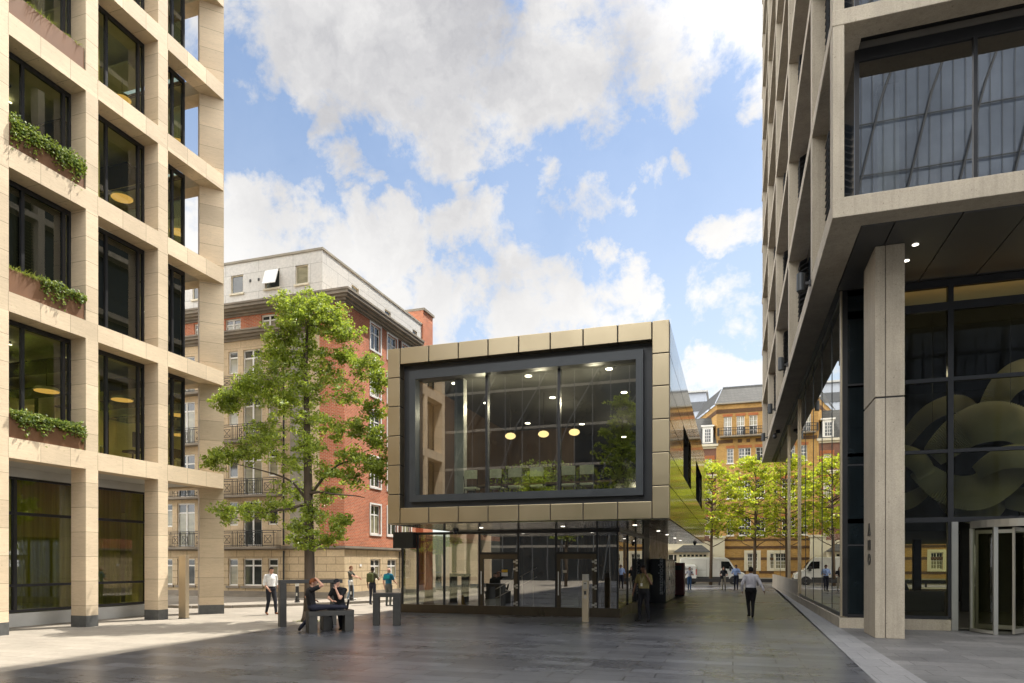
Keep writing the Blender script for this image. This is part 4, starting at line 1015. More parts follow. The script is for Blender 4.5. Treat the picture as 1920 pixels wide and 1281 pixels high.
# planting inside the upper room
def bushy(name, label, cat, c, r, n, mat, L=(.08,.15), stem=None, parts=None):
    t = thing(name, label, cat, (c[0],c[1],stem if stem is not None else c[2]-r[2]))
    b = MB()
    for _ in range(n):
        d = rv()*(RNG.random()**.4); p = Vector(c)+Vector((d.x*r[0],d.y*r[1],d.z*r[2]))
        leaf(b,p,rv()+Vector((0,0,-.4)),(rv()*.7+Vector((0,0,.8))).normalized(),RNG.uniform(*L),RNG.uniform(*L)*.6)
    b.build('foliage', M[mat], t); return t
t = bushy('indoor_plant','leafy green indoor planting behind the bar chairs in the pavilion','plant',(-6.6,23.4,4.75),(1.9,.5,.85),2600,'leaf_oak',stem=3.62)
b = MB(); b.box(-8.3,23.0,3.63,-4.9,23.8,4.1); b.build('pot', M['black_matt'], t)

# ---- ground floor
gy = 23.8; GL = -12.18; GR = -3.79
b = MB(); b.box(GL,gy-.06,0,-3.73,gy+.12,.32); b.box(-3.85,gy+.12,0,-3.73,30.7,.32); b.build('plinth', M['bronze_dark'], pvn)
mx = [-12.15,-11.5,-10.39,-8.97,-7.45,-6.03,-4.54,-3.82]
b = MB()
for x in mx: b.box(x-.03,gy-.05,.32,x+.03,gy+.05,3.07)
b.box(GL,gy-.052,2.98,-3.76,gy+.052,3.075); fr2 = b.build('shopfront_frame', M['black_frame'], pvn)
b = MB(); b.box(-12.37,gy-.35,2.47,-11.53,gy-.06,3.08); b.build('fascia_box', M['black_matt'], pvn)
door = {2:None,4:None}
def fixed(a0,a1,z0,z1): 
    b = MB(); b.quad((a0,gy,z0),(a1,gy,z0),(a1,gy,z1),(a0,gy,z1)); b.build('shop_pane', M['shop_glass'], pvn)
fixed(mx[0]+.03,mx[1]-.03,.32,2.45); fixed(mx[1]+.03,mx[2]-.03,.32,2.98); fixed(mx[2]+.03,mx[3]-.03,.32,2.98); fixed(mx[4]+.03,mx[5]-.03,.32,2.98); fixed(mx[6]+.03,mx[7]-.03,.32,2.98)
for a0,a1 in ((mx[3]+.03,mx[4]-.03),(mx[5]+.03,mx[6]-.03)):
    fixed(a0,a1,2.30,2.98)
    b = MB(); b.box(a0,gy-.045,2.22,a1,gy+.045,2.30); b.build('door_transom', M['black_frame'], pvn)
    b = MB(); fz = .14; b.box(a0,gy-.04,.03,a0+fz,gy+.04,2.22); b.box(a1-fz,gy-.04,.03,a1,gy+.04,2.22); b.box(a0+fz,gy-.04,2.05,a1-fz,gy+.04,2.22); b.box(a0+fz,gy-.04,.03,a1-fz,gy+.04,.30)
    d = b.build('door', M['bronze_dark'], pvn)
    b = MB(); b.quad((a0+fz,gy,.3),(a1-fz,gy,.3),(a1-fz,gy,2.05),(a0+fz,gy,2.05)); b.build('pane', M['shop_glass'], d)
    b = MB(); b.tube([(a0+.07,gy-.10,.75),(a0+.07,gy-.10,1.6)],[.018]*2,8); b.tube([(a0+.07,gy-.04,.8),(a0+.07,gy-.1,.8)],[.012]*2,6); b.tube([(a0+.07,gy-.04,1.55),(a0+.07,gy-.1,1.55)],[.012]*2,6); b.build('handle', M['steel'], d)
    for z in (.42,1.05,1.68,1.95):
        b = MB(); x = a1-.02; b.box(x-.13,gy-.075,z-.035,x-.04,gy-.046,z+.035); b.box(x-.035,gy-.075,z-.085,x+.04,gy-.046,z-.012); b.box(x-.035,gy-.075,z+.012,x+.04,gy-.046,z+.085); b.build('hinge', M['steel'], d)
b = MB(); obox(b,(0,gy,0),UF,NF,-8.10,-7.86,1.42,1.55,.006,.01); b.build('door_notice', M['white_paint'], pvn)
b = MB(); obox(b,(0,gy,0),UF,NF,-8.09,-7.87,1.56,1.66,.006,.01); b.build('door_notice', M['amber'], pvn).name='green_notice'
b = MB(); obox(b,(0,gy,0),UF,NF,-5.78,-5.64,1.55,1.65,.006,.01); b.build('door_notice', M['cream'], pvn)
# right flank of the ground floor
b = MB()
for y in (25.9,28.2,30.6): b.box(GR-.04,y-.02,.32,GR+.04,y+.02,3.07)
b.box(GR-.045,gy+.055,2.98,GR+.045,30.7,3.075); b.build('shopfront_frame', M['black_frame'], pvn)
for a0,a1 in ((23.86,25.88),(25.92,28.18),(28.22,30.58)):
    b = MB(); b.quad((GR,a0,.32),(GR,a1,.32),(GR,a1,2.98),(GR,a0,2.98)); b.build('shop_pane', M['shop_glass'], pvn)
b = MB(); b.box(GR-.3,30.7,0,GR+.03,32.85,3.076); b.build('black_pier', M['black_matt'], pvn)
b = MB(); y = 32.86
while y < 42.6: b.box(GR-.12,y,0,GR+.02,y+.15,3.076); b.box(GR-.12,y+.15,0,GR-.005,y+.19,3.076); y += .19
b.build('ribbed_wall', M['rib_bronze'], pvn)
b = MB(); b.box(GL,42.5,0,GR-.13,42.7,3.076); b.box(GL+.0,gy+.14,0,GL+.06,42.5,.3); b.box(GL+.0,32,.3,GL+.06,42.5,3.076); b.build('rear_wall', M['int_dark'], pvn)
b = MB(); b.quad((GL+.03,gy+.06,.3),(GL+.03,32,.3),(GL+.03,32,3.07),(GL+.03,gy+.06,3.07)); b.build('shop_pane', M['shop_glass'], pvn)
b = MB(); b.box(GL+.1,gy+.2,.005,GR-.14,42.4,.03); b.build('ground_floor', M['int_floor'], pvn)
b = MB(); b.box(-9.2,26.8,.03,-9.05,42,3.07); b.box(-9.0,29.5,.03,-4.3,29.65,3.07); b.build('partition', M['int_dark'], pvn)
b = MB(); n = 60; pts = []
for i in range(n+1):
    x = -6.0+1.9*i/n; pts += [(x,27.4+.07*math.sin(x*38),.05),(x,27.4+.07*math.sin(x*38),3.0)]
b.add(pts,[(2*i,2*i+2,2*i+3,2*i+1) for i in range(n)]); b.build('curtain', M['wood_dark'], pvn, smooth=True)
b = MB()
for k in range(4): b.tube([(-8.7+.45*k,25.4,.03),(-8.7+.45*k,25.4,.95+.22*k)],[.018]*2,6)
for dz in (0,-.35): b.tube([(-8.9,25.4,.87+dz),(-7.2,25.4,1.72+dz)],[.02]*2,6)
b.build('handrail', M['steel'], pvn)
# wet floor sign inside
t = thing('wet_floor_sign', 'yellow folding wet floor sign just inside the left pavilion glass', 'sign', (-10.0,24.6,.03))
b = MB(); x,y = -10.0,24.5
b.extr([(x-.14,.04),(x+.14,.04),(x+.09,.66),(x-.09,.66)],'y',y-.01,y+.01); b.build('front_panel', M['amber'], t)
b = MB(); b.add([(x-.14,y+.30,.04),(x+.14,y+.30,.04),(x+.09,y+.03,.66),(x-.09,y+.03,.66),(x-.14,y+.32,.04),(x+.14,y+.32,.04),(x+.09,y+.05,.66),(x-.09,y+.05,.66)],[(0,1,2,3),(7,6,5,4),(0,4,5,1),(2,6,7,3),(1,5,6,2),(3,7,4,0)]); b.build('rear_panel', M['amber'], t)
# dome cameras
for i,(x,y,z,w) in enumerate(((-9.3,22.3,3.08,'under the pavilion soffit above the left shop glass'),(-2.05,40.0,3.08,'under the far end of the pavilion soffit, above the passage'))):
    t = thing('dome_camera', 'small black dome camera '+w, 'camera', (x,y,z), 'dome cameras under the pavilion')
    b = MB(); b.cyl((x,y),.11,z-.06,z-.002,16); b.build('base', M['plastic_black'], t)
    b = MB(); b.sphere((x,y,z-.08),(.085,.085,.085),14,8); b.build('dome', M['car_glass'], t, smooth=True)

# parcel lockers
lk = thing('parcel_locker', 'bank of grey parcel lockers with a black lettered end panel under the pavilion overhang', 'locker', (-3.36,32.8,0))
b = MB(); b.box(-3.72,32.8,.02,-3.0,32.9,2.10); b.box(-3.72,32.9,.02,-3.05,38.4,2.08); b.build('body', M['locker_black'], lk)
b = MB(); y = 32.93; cols = 9; w = (38.38-32.93)/cols
for c in range(cols):
    z = .06; hs = [.62,.20,.20,.20,.20,.20,.30] if c%2 else [.30,.32,.30,.20,.20,.30,.30]
    for h in hs: b.box(-3.045,y+w*c+.012,z+.01,-3.005,y+w*(c+1)-.012,z+h-.01); z += h+.003
b.build('locker_doors', M['locker_grey'], lk).name = 'locker_door'
b = MB(); b.box(-3.004,34.6,1.05,-2.99,35.0,1.55); b.build('screen', M['car_glass'], lk)
def lettering(body, size, mat, parent, name, Mx, ext=.002, bold=0.0, spacing=1.0):
    cu = bpy.data.curves.new(name,'FONT'); cu.body = body; cu.size = size; cu.extrude = ext; cu.offset = bold; cu.space_character = spacing; cu.align_x = 'LEFT'
    tmp = bpy.data.objects.new(name, cu); COL.objects.link(tmp)
    dg = bpy.context.evaluated_depsgraph_get(); dg.update()
    me = bpy.data.meshes.new_from_object(tmp.evaluated_get(dg)); bpy.data.objects.remove(tmp); bpy.data.curves.remove(cu)
    o0 = Vector(WORLD[parent])
    for v in me.vertices: v.co = (Mx @ v.co) - o0
    me.materials.clear(); me.materials.append(M[mat])
    o = bpy.data.objects.new(name, me); COL.objects.link(o); o.parent = parent; WORLD[o] = WORLD[parent]
    return o
# vertical lettering reading upwards on the end panel (faces the square)
Mx = Matrix(((0,-1,0,-3.13),(0,0,-1,32.79),(1,0,0,.42),(0,0,0,1)))
lettering('amazonlocker', .315, 'letter_grey', lk, 'lettering', Mx, .003, .004)
b = MB(); pts = []
for k in range(13):
    a = k/12; pts.append((-3.075+.045*math.sin(PI*a)*1.0, 32.788, .50+.60*a))
b.tube(pts,[.006+.010*math.sin(PI*k/12) for k in range(13)],6); b.build('smile_mark', M['letter_grey'], lk)
t = thing('collection_box', 'dark red steel cabinet just beyond the parcel lockers', 'cabinet', (-3.05,40.4,0))
b = MB(); b.box(-3.45,40.3,.06,-2.66,41.3,1.92); b.build('body', M['box_red'], t, bevel=.03)
b = MB(); b.box(-3.42,40.33,0,-2.69,41.27,.058); b.build('base', M['black_matt'], t)
b = MB(); b.box(-3.3,40.285,1.5,-2.8,40.299,1.75); b.build('slot_panel', M['plastic_black'], t)
# intercom post
t = thing('intercom_post', 'slim champagne metal intercom post with keypad in front of the pavilion door', 'post', (-4.54,21.77,0))
b = MB(); b.box(-4.64,21.70,0,-4.43,21.84,1.34); b.build('post', M['champagne'], t, bevel=.008)
b = MB(); b.box(-4.635,21.705,1.342,-4.435,21.835,1.54); b.build('cap', M['steel'], t, bevel=.008)
b = MB(); b.box(-4.60,21.69,1.06,-4.47,21.70,1.30); fp = b.build('face_plate', M['steel'], t)
b = MB(); b.box(-4.57,21.684,1.22,-4.50,21.69,1.25); b.box(-4.575,21.69,.88,-4.495,21.699,1.0); b.build('slot', M['plastic_black'], t)
b = MB(); b.tube([(-4.535,21.69,.80),(-4.535,21.70,.80)],[.05,.05],16); b.build('button', M['steel'], t)
# ---------------------------------------------------------------- precast concrete office on the right
ro = thing('concrete_office_building', 'precast concrete office block with deep frames and a glazed lobby beside a blade column', 'building', (2.2,17.36,0))
RX = 2.2; RY = 17.36; RE = 58.0; RT = 46.5; XRT = 24
RB = [9.9,14.35,18.45,22.55,26.65,30.75,34.85,38.95,43.05]
fins = [21.7,30.4,39.1,47.8,56.5]
for i,z in enumerate(RB):
    h = .46 if i == 0 else .36
    b = MB(); b.prism([(RX,RY),(XRT,RY),(XRT,RY+.6),(2.9,RY+.6),(2.9,RE),(RX,RE)], z, z+h); b.build('floor_beam', M['concrete'], ro, bevel=.015)
zt = lambda i: RB[i+1] if i+1 < len(RB) else RT
for i,z in enumerate(RB):
    z0 = z+(.46 if i == 0 else .36); z1 = zt(i)
    b = MB(); b.box(RX+.012,RY+.012,z0,RX+.25,RY+.5,z1); b.build('corner_post', M['concrete'], ro)
    for y in fins:
        b = MB(); b.box(RX+.012,y,z0,RX+.60,y+.42,z1); b.build('fin', M['concrete'], ro)
        if i < 4:
            b = MB(); k = z0+.15
            while k < z1-.25:
                b.add([(RX+.34,y-.9,k),(RX+.62,y-.9,k+.15),(RX+.62,y-.04,k+.15),(RX+.34,y-.04,k),(RX+.35,y-.9,k-.02),(RX+.635,y-.9,k+.13),(RX+.635,y-.04,k+.13),(RX+.35,y-.04,k-.02)],[(0,1,2,3),(7,6,5,4),(0,4,5,1),(3,2,6,7),(0,3,7,4),(1,5,6,2)]); k += .19
            b.build('louvre', M['plastic_black'], ro)
    if i < 5:
        for xx in (11.0,):
            b = MB(); b.box(xx,RY+.012,z0,xx+.3,RY+.6,z1); b.build('fin', M['concrete'], ro)
    # glazing behind the frames
    b = MB(); b.quad((2.86,18.35,z0-.3),(2.86,RE-.1,z0-.3),(2.86,RE-.1,z1),(2.86,18.35,z1)); b.build('side_pane', M['glazed_dark'], ro)
    b = MB()
    f = MB(); f.box(2.82,18.34,z0-.1,2.92,18.46,z1); f.box(2.92,18.34,z1-.25,XRT,18.46,z1); f.box(2.92,18.34,z0-.1,XRT,18.46,z0+.06)
    for xx in (5.35,8.1,10.9,13.7,16.5,19.3): f.box(xx-.04,18.34,z0+.06,xx+.04,18.46,z1-.25)
    fo = f.build('window', M['black_frame'], ro)
    b.quad((2.92,18.4,z0),(XRT,18.4,z0),(XRT,18.4,z1),(2.92,18.4,z1)); b.build('pane', M['upper_glass'], fo)
    b = MB(); b.box(2.9,RY+.61,z+.36,XRT,18.33,z+.44); b.box(2.93,18.47,z+.1,XRT,RE-.2,z+.3); b.build('floor_slab', M['concrete_dark'], ro)
    if i < 3:
        b = MB(); b.box(3.6,19.9,z0,4.1,20.4,z1); b.box(9,20.2,z0,9.5,20.8,z1); b.build('inner_column', M['pale_band'], ro)
        b = MB(); b.box(6.2,20.6,z0,12,20.7,z0+1.0); b.build('inner_balustrade', M['amber'] if i==0 else M['pale_band'], ro)
        b = MB(); b.box(3,26,z0,XRT,26.2,z1); b.build('inner_wall', M['int_dark'], ro)
b = MB(); b.box(2.95,RY+.62,RT,XRT,RE,RT+.3); b.box(RX,RY,RT,XRT,RY+.6,RT+.6); b.box(RX,RY+.6,RT,2.9,RE,RT+.6); b.build('parapet', M['concrete'], ro)
b = MB(); b.quad((RX+.3,RE,9.9),(XRT,RE,9.9),(XRT,RE,RT),(RX+.3,RE,RT)); b.quad((XRT,RY+.6,0),(XRT,RE,0),(XRT,RE,RT),(XRT,RY+.6,RT)); b.build('rear_wall', M['concrete'], ro)
# soffits
b = MB(); x = 2.93
for x0,x1 in ((2.93,3.62),(3.65,5.02),(5.05,6.42),(6.45,7.82),(7.85,9.22),(9.25,10.62),(10.65,12.0),(12.03,13.4),(13.43,XRT)):
    b.box(x0,RY+.75,9.93,x1,22.1,10.0)
    b.add([(x0,RY+.745,9.93),(x1,RY+.745,9.93),(x1,RY+.63,10.12),(x0,RY+.63,10.12)],[(0,1,2,3)])
sf = b.build('soffit', M['soffit_dark'], ro)
b = MB(); b.box(2.92,RY+.62,10.14,XRT,22.1,10.2); b.box(2.905,22.1,9.92,3.08,RE-.1,10.2); b.build('soffit_backing', M['black_matt'], ro)
for x,y in ((4.38,19.5),(4.38,20.46),(9.9,19.5),(9.9,20.46)):
    b = MB(); b.cyl((x,y),.075,9.92,9.926,16); b.build('downlight', M['lamp_soffit'], sf)
# blade column
b = MB(); b.box(3.43,19.3,0,3.66,20.86,6.07); b.box(3.43,19.3,6.11,3.66,20.86,9.925); b.box(3.675,19.3,0,4.10,20.86,6.07); b.box(3.675,19.3,6.11,4.10,20.86,9.925)
clm = b.build('column', M['concrete'], ro, bevel=.012)
b = MB(); b.box(3.46,19.33,.01,4.07,20.83,9.9); b.build('joint_core', M['black_matt'], clm)
# dark metal characters on its side, facing the passage: A, bar, O
b = MB(); X0 = 3.418; yc = 20.05
def sx(y,z): return (y,z)
def ring(outer, inner, x0, x1):
    n = len(outer); vs = [(x0,)+p for p in outer]+[(x0,)+p for p in inner]+[(x1,)+p for p in outer]+[(x1,)+p for p in inner]; fs = []
    for i in range(n):
        j = (i+1)%n
        fs += [(i,j,n+j,n+i),(2*n+i,3*n+i,3*n+j,2*n+j),(i,2*n+i,2*n+j,j),(n+i,n+j,3*n+j,3*n+i)]
    b.add(vs, fs)
zb = 2.62
ring([(yc-.22,zb),(yc+.22,zb),(yc+.05,zb+.33),(yc-.05,zb+.33)],[(yc-.07,zb+.05),(yc+.07,zb+.05),(yc+.02,zb+.16),(yc-.02,zb+.16)],X0,3.428)
b.box(X0,yc-.2,2.25,3.428,yc+.2,2.50)
ring([(yc+.22*math.cos(t*PI/8),2.0+.15*math.sin(t*PI/8)) for t in range(16)],[(yc+.09*math.cos(t*PI/8),2.0+.06*math.sin(t*PI/8)) for t in range(16)],X0,3.428)
b.build('lettering', M['plastic_black'], clm)
# lobby glazing: front
LY = 22.2
f = MB()
ms = [3.14,5.85,8.75,11.6,14.4,17.2,20]
for xm in ms:
    z0 = .34 if xm < 5.9 else 3.1
    f.box(xm-.07,LY-.08,z0,xm+.07,LY+.08,9.92)
for z0,z1 in ((.30,.40),(3.06,3.2),(5.02,5.12),(7.04,7.15),(9.05,9.28),(9.72,9.92)):
    for k in range(len(ms)-1):
        if z0 < .5 and k > 0: continue
        f.box(ms[k]+.07,LY-.075,z0,ms[k+1]-.07,LY+.075,z1)
fo = f.build('lobby_frame', M['black_frame'], ro)
for k in range(len(ms)-1):
    for z0,z1 in ((.40,3.06),(3.2,5.02),(5.12,7.04),(7.15,9.05),(9.28,9.72)):
        if k > 0 and z0 < 1: continue
        b = MB(); b.quad((ms[k]+.07,LY,z0),(ms[k+1]-.07,LY,z0),(ms[k+1]-.07,LY,z1),(ms[k]+.07,LY,z1)); b.build('lobby_pane', M['lobby_glass'], ro)
b = MB(); b.box(3.05,LY-.16,0,5.84,LY+.1,.30); b.box(2.98,LY-.16,0,3.05,RE,.30)
b.build('base_course', M['concrete'], ro)
# corner: dark spandrel glass return between passage glazing and column
b = MB(); b.box(3.16,LY-.075,.40,4.6,LY-.05,9.9); 
b.build('dark_corner_panel', M['dark_spandrel'], ro)
b = MB()
for z in (2.4,4.75,7.1): b.box(3.17,LY-.083,z,4.6,LY-.076,z+.05)
b.build('panel_joint', M['black_matt'], ro)
b = MB(); b.box(3.02,LY-.06,.32,3.13,LY+.06,9.92); b.build('corner_trim', M['champagne'], ro)
# passage glazing
SXG = 3.08
b = MB(); b.box(3.06,LY+.07,.30,3.12,RE,.42); b.box(3.06,LY+.07,9.85,3.12,RE,9.92)
for y in (24.4,27.0,29.8,32.9,50): b.box(3.066,y-.012,.42,3.10,y+.012,9.85)
b.build('passage_frame', M['anthracite_frame'], ro)
b = MB()
for y in (35.8,42.3): b.box(3.0,y-.018,.42,3.075,y+.018,9.85)
b.build('glass_fin', M['champagne'], ro)
ys = [LY+.08,24.4,27.0,29.8,32.9,35.8,39,42.3,46,50,54,RE-.05]
for k in range(len(ys)-1):
    b = MB(); b.quad((SXG,ys[k]+.013,.42),(SXG,ys[k+1]-.013,.42),(SXG,ys[k+1]-.013,9.85),(SXG,ys[k]+.013,9.85)); b.build('passage_pane', M['mirror_glass'], ro)
b = MB(); b.box(3.0,35.8,.305,3.06,RE,1.02); b.build('low_wall', M['concrete'], ro)
# lobby inside
b = MB(); b.box(3.16,LY+.2,.02,XRT-.1,RE-.1,.05); b.build('lobby_floor', M['int_floor'], ro)
b = MB(); b.box(3.16,34,3.3,XRT-.1,RE-.1,3.5); b.box(3.16,34,3.5,XRT-.1,34.2,9.8); b.box(11.5,26,.06,11.7,34,9.8); b.box(8.3,30,.06,11.5,30.2,3.2); b.build('lobby_wall', M['int_dark'], ro)
b = MB(); b.quad((3.2,RE-.12,.3),(XRT,RE-.12,.3),(XRT,RE-.12,3.3),(3.2,RE-.12,3.3)); b.build('rear_pane', M['lobby_glass'], ro)
b = MB()
for y in (38,46): 
    for x in (6.8,10.4): b.box(x-.2,y-.2,.06,x+.2,y+.2,3.29)
b.build('inner_column', M['int_dark'], ro)
b = MB(); b.box(3.2,LY+.12,9.80,XRT-.1,LY+2.2,9.9); b.build('cove_ceiling', M['cream'], ro)
b = MB(); b.box(3.2,LY+2.2,9.3,XRT-.1,33.9,9.9); b.build('lobby_ceiling', M['int_dark'], ro)
b = MB(); b.box(3.3,LY+.2,9.29,XRT-.2,LY+.26,9.33); b.build('cove_light', emis('cove_glow',(1,.55,.16),1.5), ro)
b = MB()
for k in range(5): b.box(4.2+k*.02,36+k*2.2,3.26,7.2,36.06+k*2.2,3.285)
b.build('strip_light', M['lamp_white'], ro)
# revolving door
cx, cy, rr = 7.70, 22.0, 1.42
rd = MB()
def arc(a0,a1,r,z0,z1,n=14,t=.05):
    for k in range(n):
        p0 = a0+(a1-a0)*k/n; p1 = a0+(a1-a0)*(k+1)/n
        P0=(cx+r*math.cos(p0),cy+r*math.sin(p0)); P1=(cx+r*math.cos(p1),cy+r*math.sin(p1)); Q0=(cx+(r-t)*math.cos(p0),cy+(r-t)*math.sin(p0)); Q1=(cx+(r-t)*math.cos(p1),cy+(r-t)*math.sin(p1))
        rd.prism([P0,P1,Q1,Q0],z0,z1)
D = math.radians
def door_ring(z0,z1): arc(D(180),D(360),rr,z0,z1,24,.14)
rd = MB(); door_ring(2.86,3.06)
rd.box(5.86,LY-.12,.0,6.02,LY+.1,3.06); rd.box(9.4,LY-.12,0,9.56,LY+.1,3.06)
for a in (180,218,322,360):
    p=(cx+(rr-.05)*math.cos(D(a)),cy+(rr-.05)*math.sin(D(a))); rd.box(p[0]-.05,p[1]-.05,0,p[0]+.05,p[1]+.05,2.86)
arc(D(180),D(218),rr,.02,.10,6,.1); arc(D(322),D(360),rr,.02,.10,6,.1)
rdo = rd.build('revolving_door', M['door_metal'], ro)
for a0,a1 in ((181,217),(323,359)):
    rd = MB(); n = 8
    for k in range(n):
        p0=D(a0+(a1-a0)*k/n); p1=D(a0+(a1-a0)*(k+1)/n); r=rr-.05
        rd.quad((cx+r*math.cos(p0),cy+r*math.sin(p0),.1),(cx+r*math.cos(p1),cy+r*math.sin(p1),.1),(cx+r*math.cos(p1),cy+r*math.sin(p1),2.86),(cx+r*math.cos(p0),cy+r*math.sin(p0),2.86))
    rd.build('curved_pane', M['lobby_glass'], rdo)
for a in (235,325,55,145):
    d = Vector((math.cos(D(a)),math.sin(D(a)),0)); s = Vector((-d.y,d.x,0)); r0,r1 = .06, rr-.12
    f = MB()
    def lb(a0,a1,z0,z1,t):
        vs=[]
        for z in (z0,z1):
            for q,w in ((a0,-t),(a1,-t),(a1,t),(a0,t)): vs.append((cx+d.x*q+s.x*w,cy+d.y*q+s.y*w,z))
        f.add(vs,[(0,3,2,1),(4,5,6,7),(0,1,5,4),(1,2,6,5),(2,3,7,6),(3,0,4,7)])
    lb(r0,r0+.07,.05,2.84,.025); lb(r1-.07,r1,.05,2.84,.025); lb(r0+.07,r1-.07,.05,.17,.025); lb(r0+.07,r1-.07,2.74,2.84,.025)
    wing = f.build('door_wing', M['door_metal'], rdo)
    f = MB(); lb(r0+.07,r1-.07,.17,2.74,.004); f.build('pane', M['lobby_glass'], wing)
rd = MB(); rd.cyl((cx,cy),.05,.02,2.85,12); rd.build('centre_post', M['champagne'], rdo)
# ribbed paper lantern sculpture hung inside the lobby
sp = thing('hanging_sculpture', 'huge pale ribbed ribbon sculpture looping behind the dark lobby glass', 'sculpture', (7.4,24.6,5.5))
def ribbon(pts, w, nrib=60, name='ribbon'):
    # folded lampshade band: ribbon swept on a curve with fine pleats
    b = MB(); n = nrib+20; C_ = [Vector(p) for p in pts]; m = len(C_)
    def cat(t):
        i = min(int(t*(m-1)),m-2); u = t*(m-1)-i; p0=C_[max(i-1,0)];p1=C_[i];p2=C_[i+1];p3=C_[min(i+2,m-1)]
        return .5*((2*p1)+(-p0+p2)*u+(2*p0-5*p1+4*p2-p3)*u*u+(-p0+3*p1-3*p2+p3)*u**3)
    vs=[];fs=[]; K=7
    for i in range(2*n+1):
        t=i/(2*n); p=cat(t); d=(cat(min(1,t+.01))-cat(max(0,t-.01))).normalized()
        out=Vector((0,-1,.15)); side=d.cross(out).normalized(); nn=side.cross(d)
        pl=.09 if i%2 else -.09
        for k in range(K):
            a=-1+2*k/(K-1); ww=w*(.55+.45*math.sin(PI*min(1,max(0,t*1.0+.0))))
            vs.append(p+side*ww*a+nn*((.30*ww)*(1-a*a)+pl*(1.1-.5*abs(a))))
    for i in range(2*n):
        for k in range(K-1): fs.append((i*K+k,i*K+k+1,(i+1)*K+k+1,(i+1)*K+k))
    b.add(vs,fs); b.build(name,M['lampshade'],sp)
ribbon([(5.9,24.2,5.2),(6.8,23.9,6.0),(7.9,24.0,6.1),(9.2,24.4,5.3)],.62)
ribbon([(7.4,24.8,6.2),(8.0,24.6,7.4),(8.9,24.8,7.7),(9.8,25,6.6)],.45)
ribbon([(5.6,24.6,4.9),(6.3,24.2,4.2),(7.2,24.2,4.1),(8.2,24.4,4.9),(8.8,24.8,5.6)],.55)
ribbon([(4.2,24.6,5.3),(4.9,24.2,5.35),(5.6,24.3,5.0),(5.9,24.6,4.2)],.33)
ribbon([(6.3,25.2,4.4),(6.8,25,3.7),(7.6,25,3.6),(8.2,25.3,4.4)],.42)
ribbon([(5.2,25.4,5.6),(6.0,25.2,6.7),(7.0,25.3,7.0),(7.7,25.6,6.2)],.3)
ribbon([(6.9,23.6,4.6),(7.6,23.5,5.0),(8.5,23.6,4.9),(9.2,23.9,4.2)],.36)
ribbon([(3.9,25.2,4.7),(4.6,25,4.3),(5.3,25,3.9),(6.0,25.3,4.3)],.3)
ribbon([(8.1,25,3.9),(8.9,24.6,3.9),(9.6,24.7,4.6),(10,25,5.4)],.5)
b = MB()
for x,y,z in ((5.9,24.2,5.2),(7.9,24,6.1),(9.2,24.4,5.6)): b.cyl((x,y),.006,z,9.75,5)
b.build('cable', M['iron'], sp)
for x,y in ((5.6,23.6),(8.4,23.4),(11,24)): lamp(x,y,7.6,7)  # unseen point lights added to brighten the sculpture
t = thing('reception_desk', 'low dark desk inside the lobby behind the glass beside the column', 'desk', (5.9,30,.05))
b = MB(); b.box(4.9,29.6,.05,7.6,30.2,.78); b.box(4.85,29.5,.78,7.65,30.25,.83); b.build('desk_body', M['int_dark'], t)
# black cylinder wall lights under the fins
wl_lab = ['nearest to the corner','second along','third along','fourth along','farthest down the passage']
for i,y in enumerate(fins):
    z = 10.08; t = thing('wall_light', 'black cylinder wall light on the concrete edge beam, '+wl_lab[i], 'light', (2.19,y+.2,z), 'cylinder lights along the edge beam')
    b = MB(); b.cyl((1.92,y+.2),.12,z-.12,z+.40,16); b.build('housing', M['anthracite_frame'], t, bevel=.01)
    b = MB(); b.box(2.03,y+.17,z+.06,2.15,y+.23,z+.14); b.cyl((2.15,y+.2),.001,z,z+.001,4); b.box(2.15,y+.12,z+.02,2.195,y+.28,z+.18); b.build('bracket', M['plastic_black'], t)
t = thing('security_camera', 'black security camera hanging under the concrete edge beam over the passage', 'camera', (2.55,44,9.9))
b = MB(); b.box(2.45,43.9,9.72,2.7,44.1,9.895); b.build('base', M['plastic_black'], t)
b = MB(); b.tube([(2.35,43.7,9.6),(2.5,44,9.68)],[.07,.07],10); b.sphere((2.4,43.8,9.48),(.13,.13,.13),12,8); b.build('body', M['plastic_black'], t)

# ---------------------------------------------------------------- buildings behind the viewpoint, seen in the glass
t = thing('dark_glass_office', 'dark glazed office behind the viewpoint, mirrored in the pavilion window', 'building', (-14,-24,0))
b = MB(); b.box(-40,-36,0,2,-24,21); b.build('wall', M['glazed_dark'], t)
b = MB()
for k in range(5): b.box(-40,-24.35,3.6+3.7*k,2,-23.99,3.85+3.7*k)
b.build('floor_band', M['concrete_dark'], t)
b = MB()
for k in range(25): b.box(-39.6+1.7*k,-24.12,0,-39.5+1.7*k,-23.985,21)
b.build('mullion', M['rib_dark'], t)
b = MB(); 
for k in range(9):
    x = -38+5*k; b.tube([(x,-23.7,0.2),(x+1.2,-23.4,9),(x+3.6,-23.2,15),(x+7,-23.4,20.8)],[.07]*4,6)
b.build('bracing', M['rib_dark'], t)
t = thing('blue_glass_tower', 'blue glass tower with sweeping dark ribs behind the viewpoint, mirrored in the upper right window', 'building', (20,-16,0))
b = MB(); b.box(3.5,-30,0,46,-16,54); b.build('wall', M['blue_glass'], t)
b = MB()
for k in range(15):
    x = -6+3.1*k; pts=[(max(3.4,x-3+13*(q/8)**3),-15.75+ .0*q, 54*q/8) for q in range(9)]; b.tube(pts,[.08]*9,6)
for k in range(15): b.box(3.5,-15.95,3.6*k,46,-15.9,3.6*k+.06)
for k in range(60): b.box(3.6+.7*k,-15.93,0,3.63+.7*k,-15.91,54)
b.build('rib', M['rib_dark'], t)
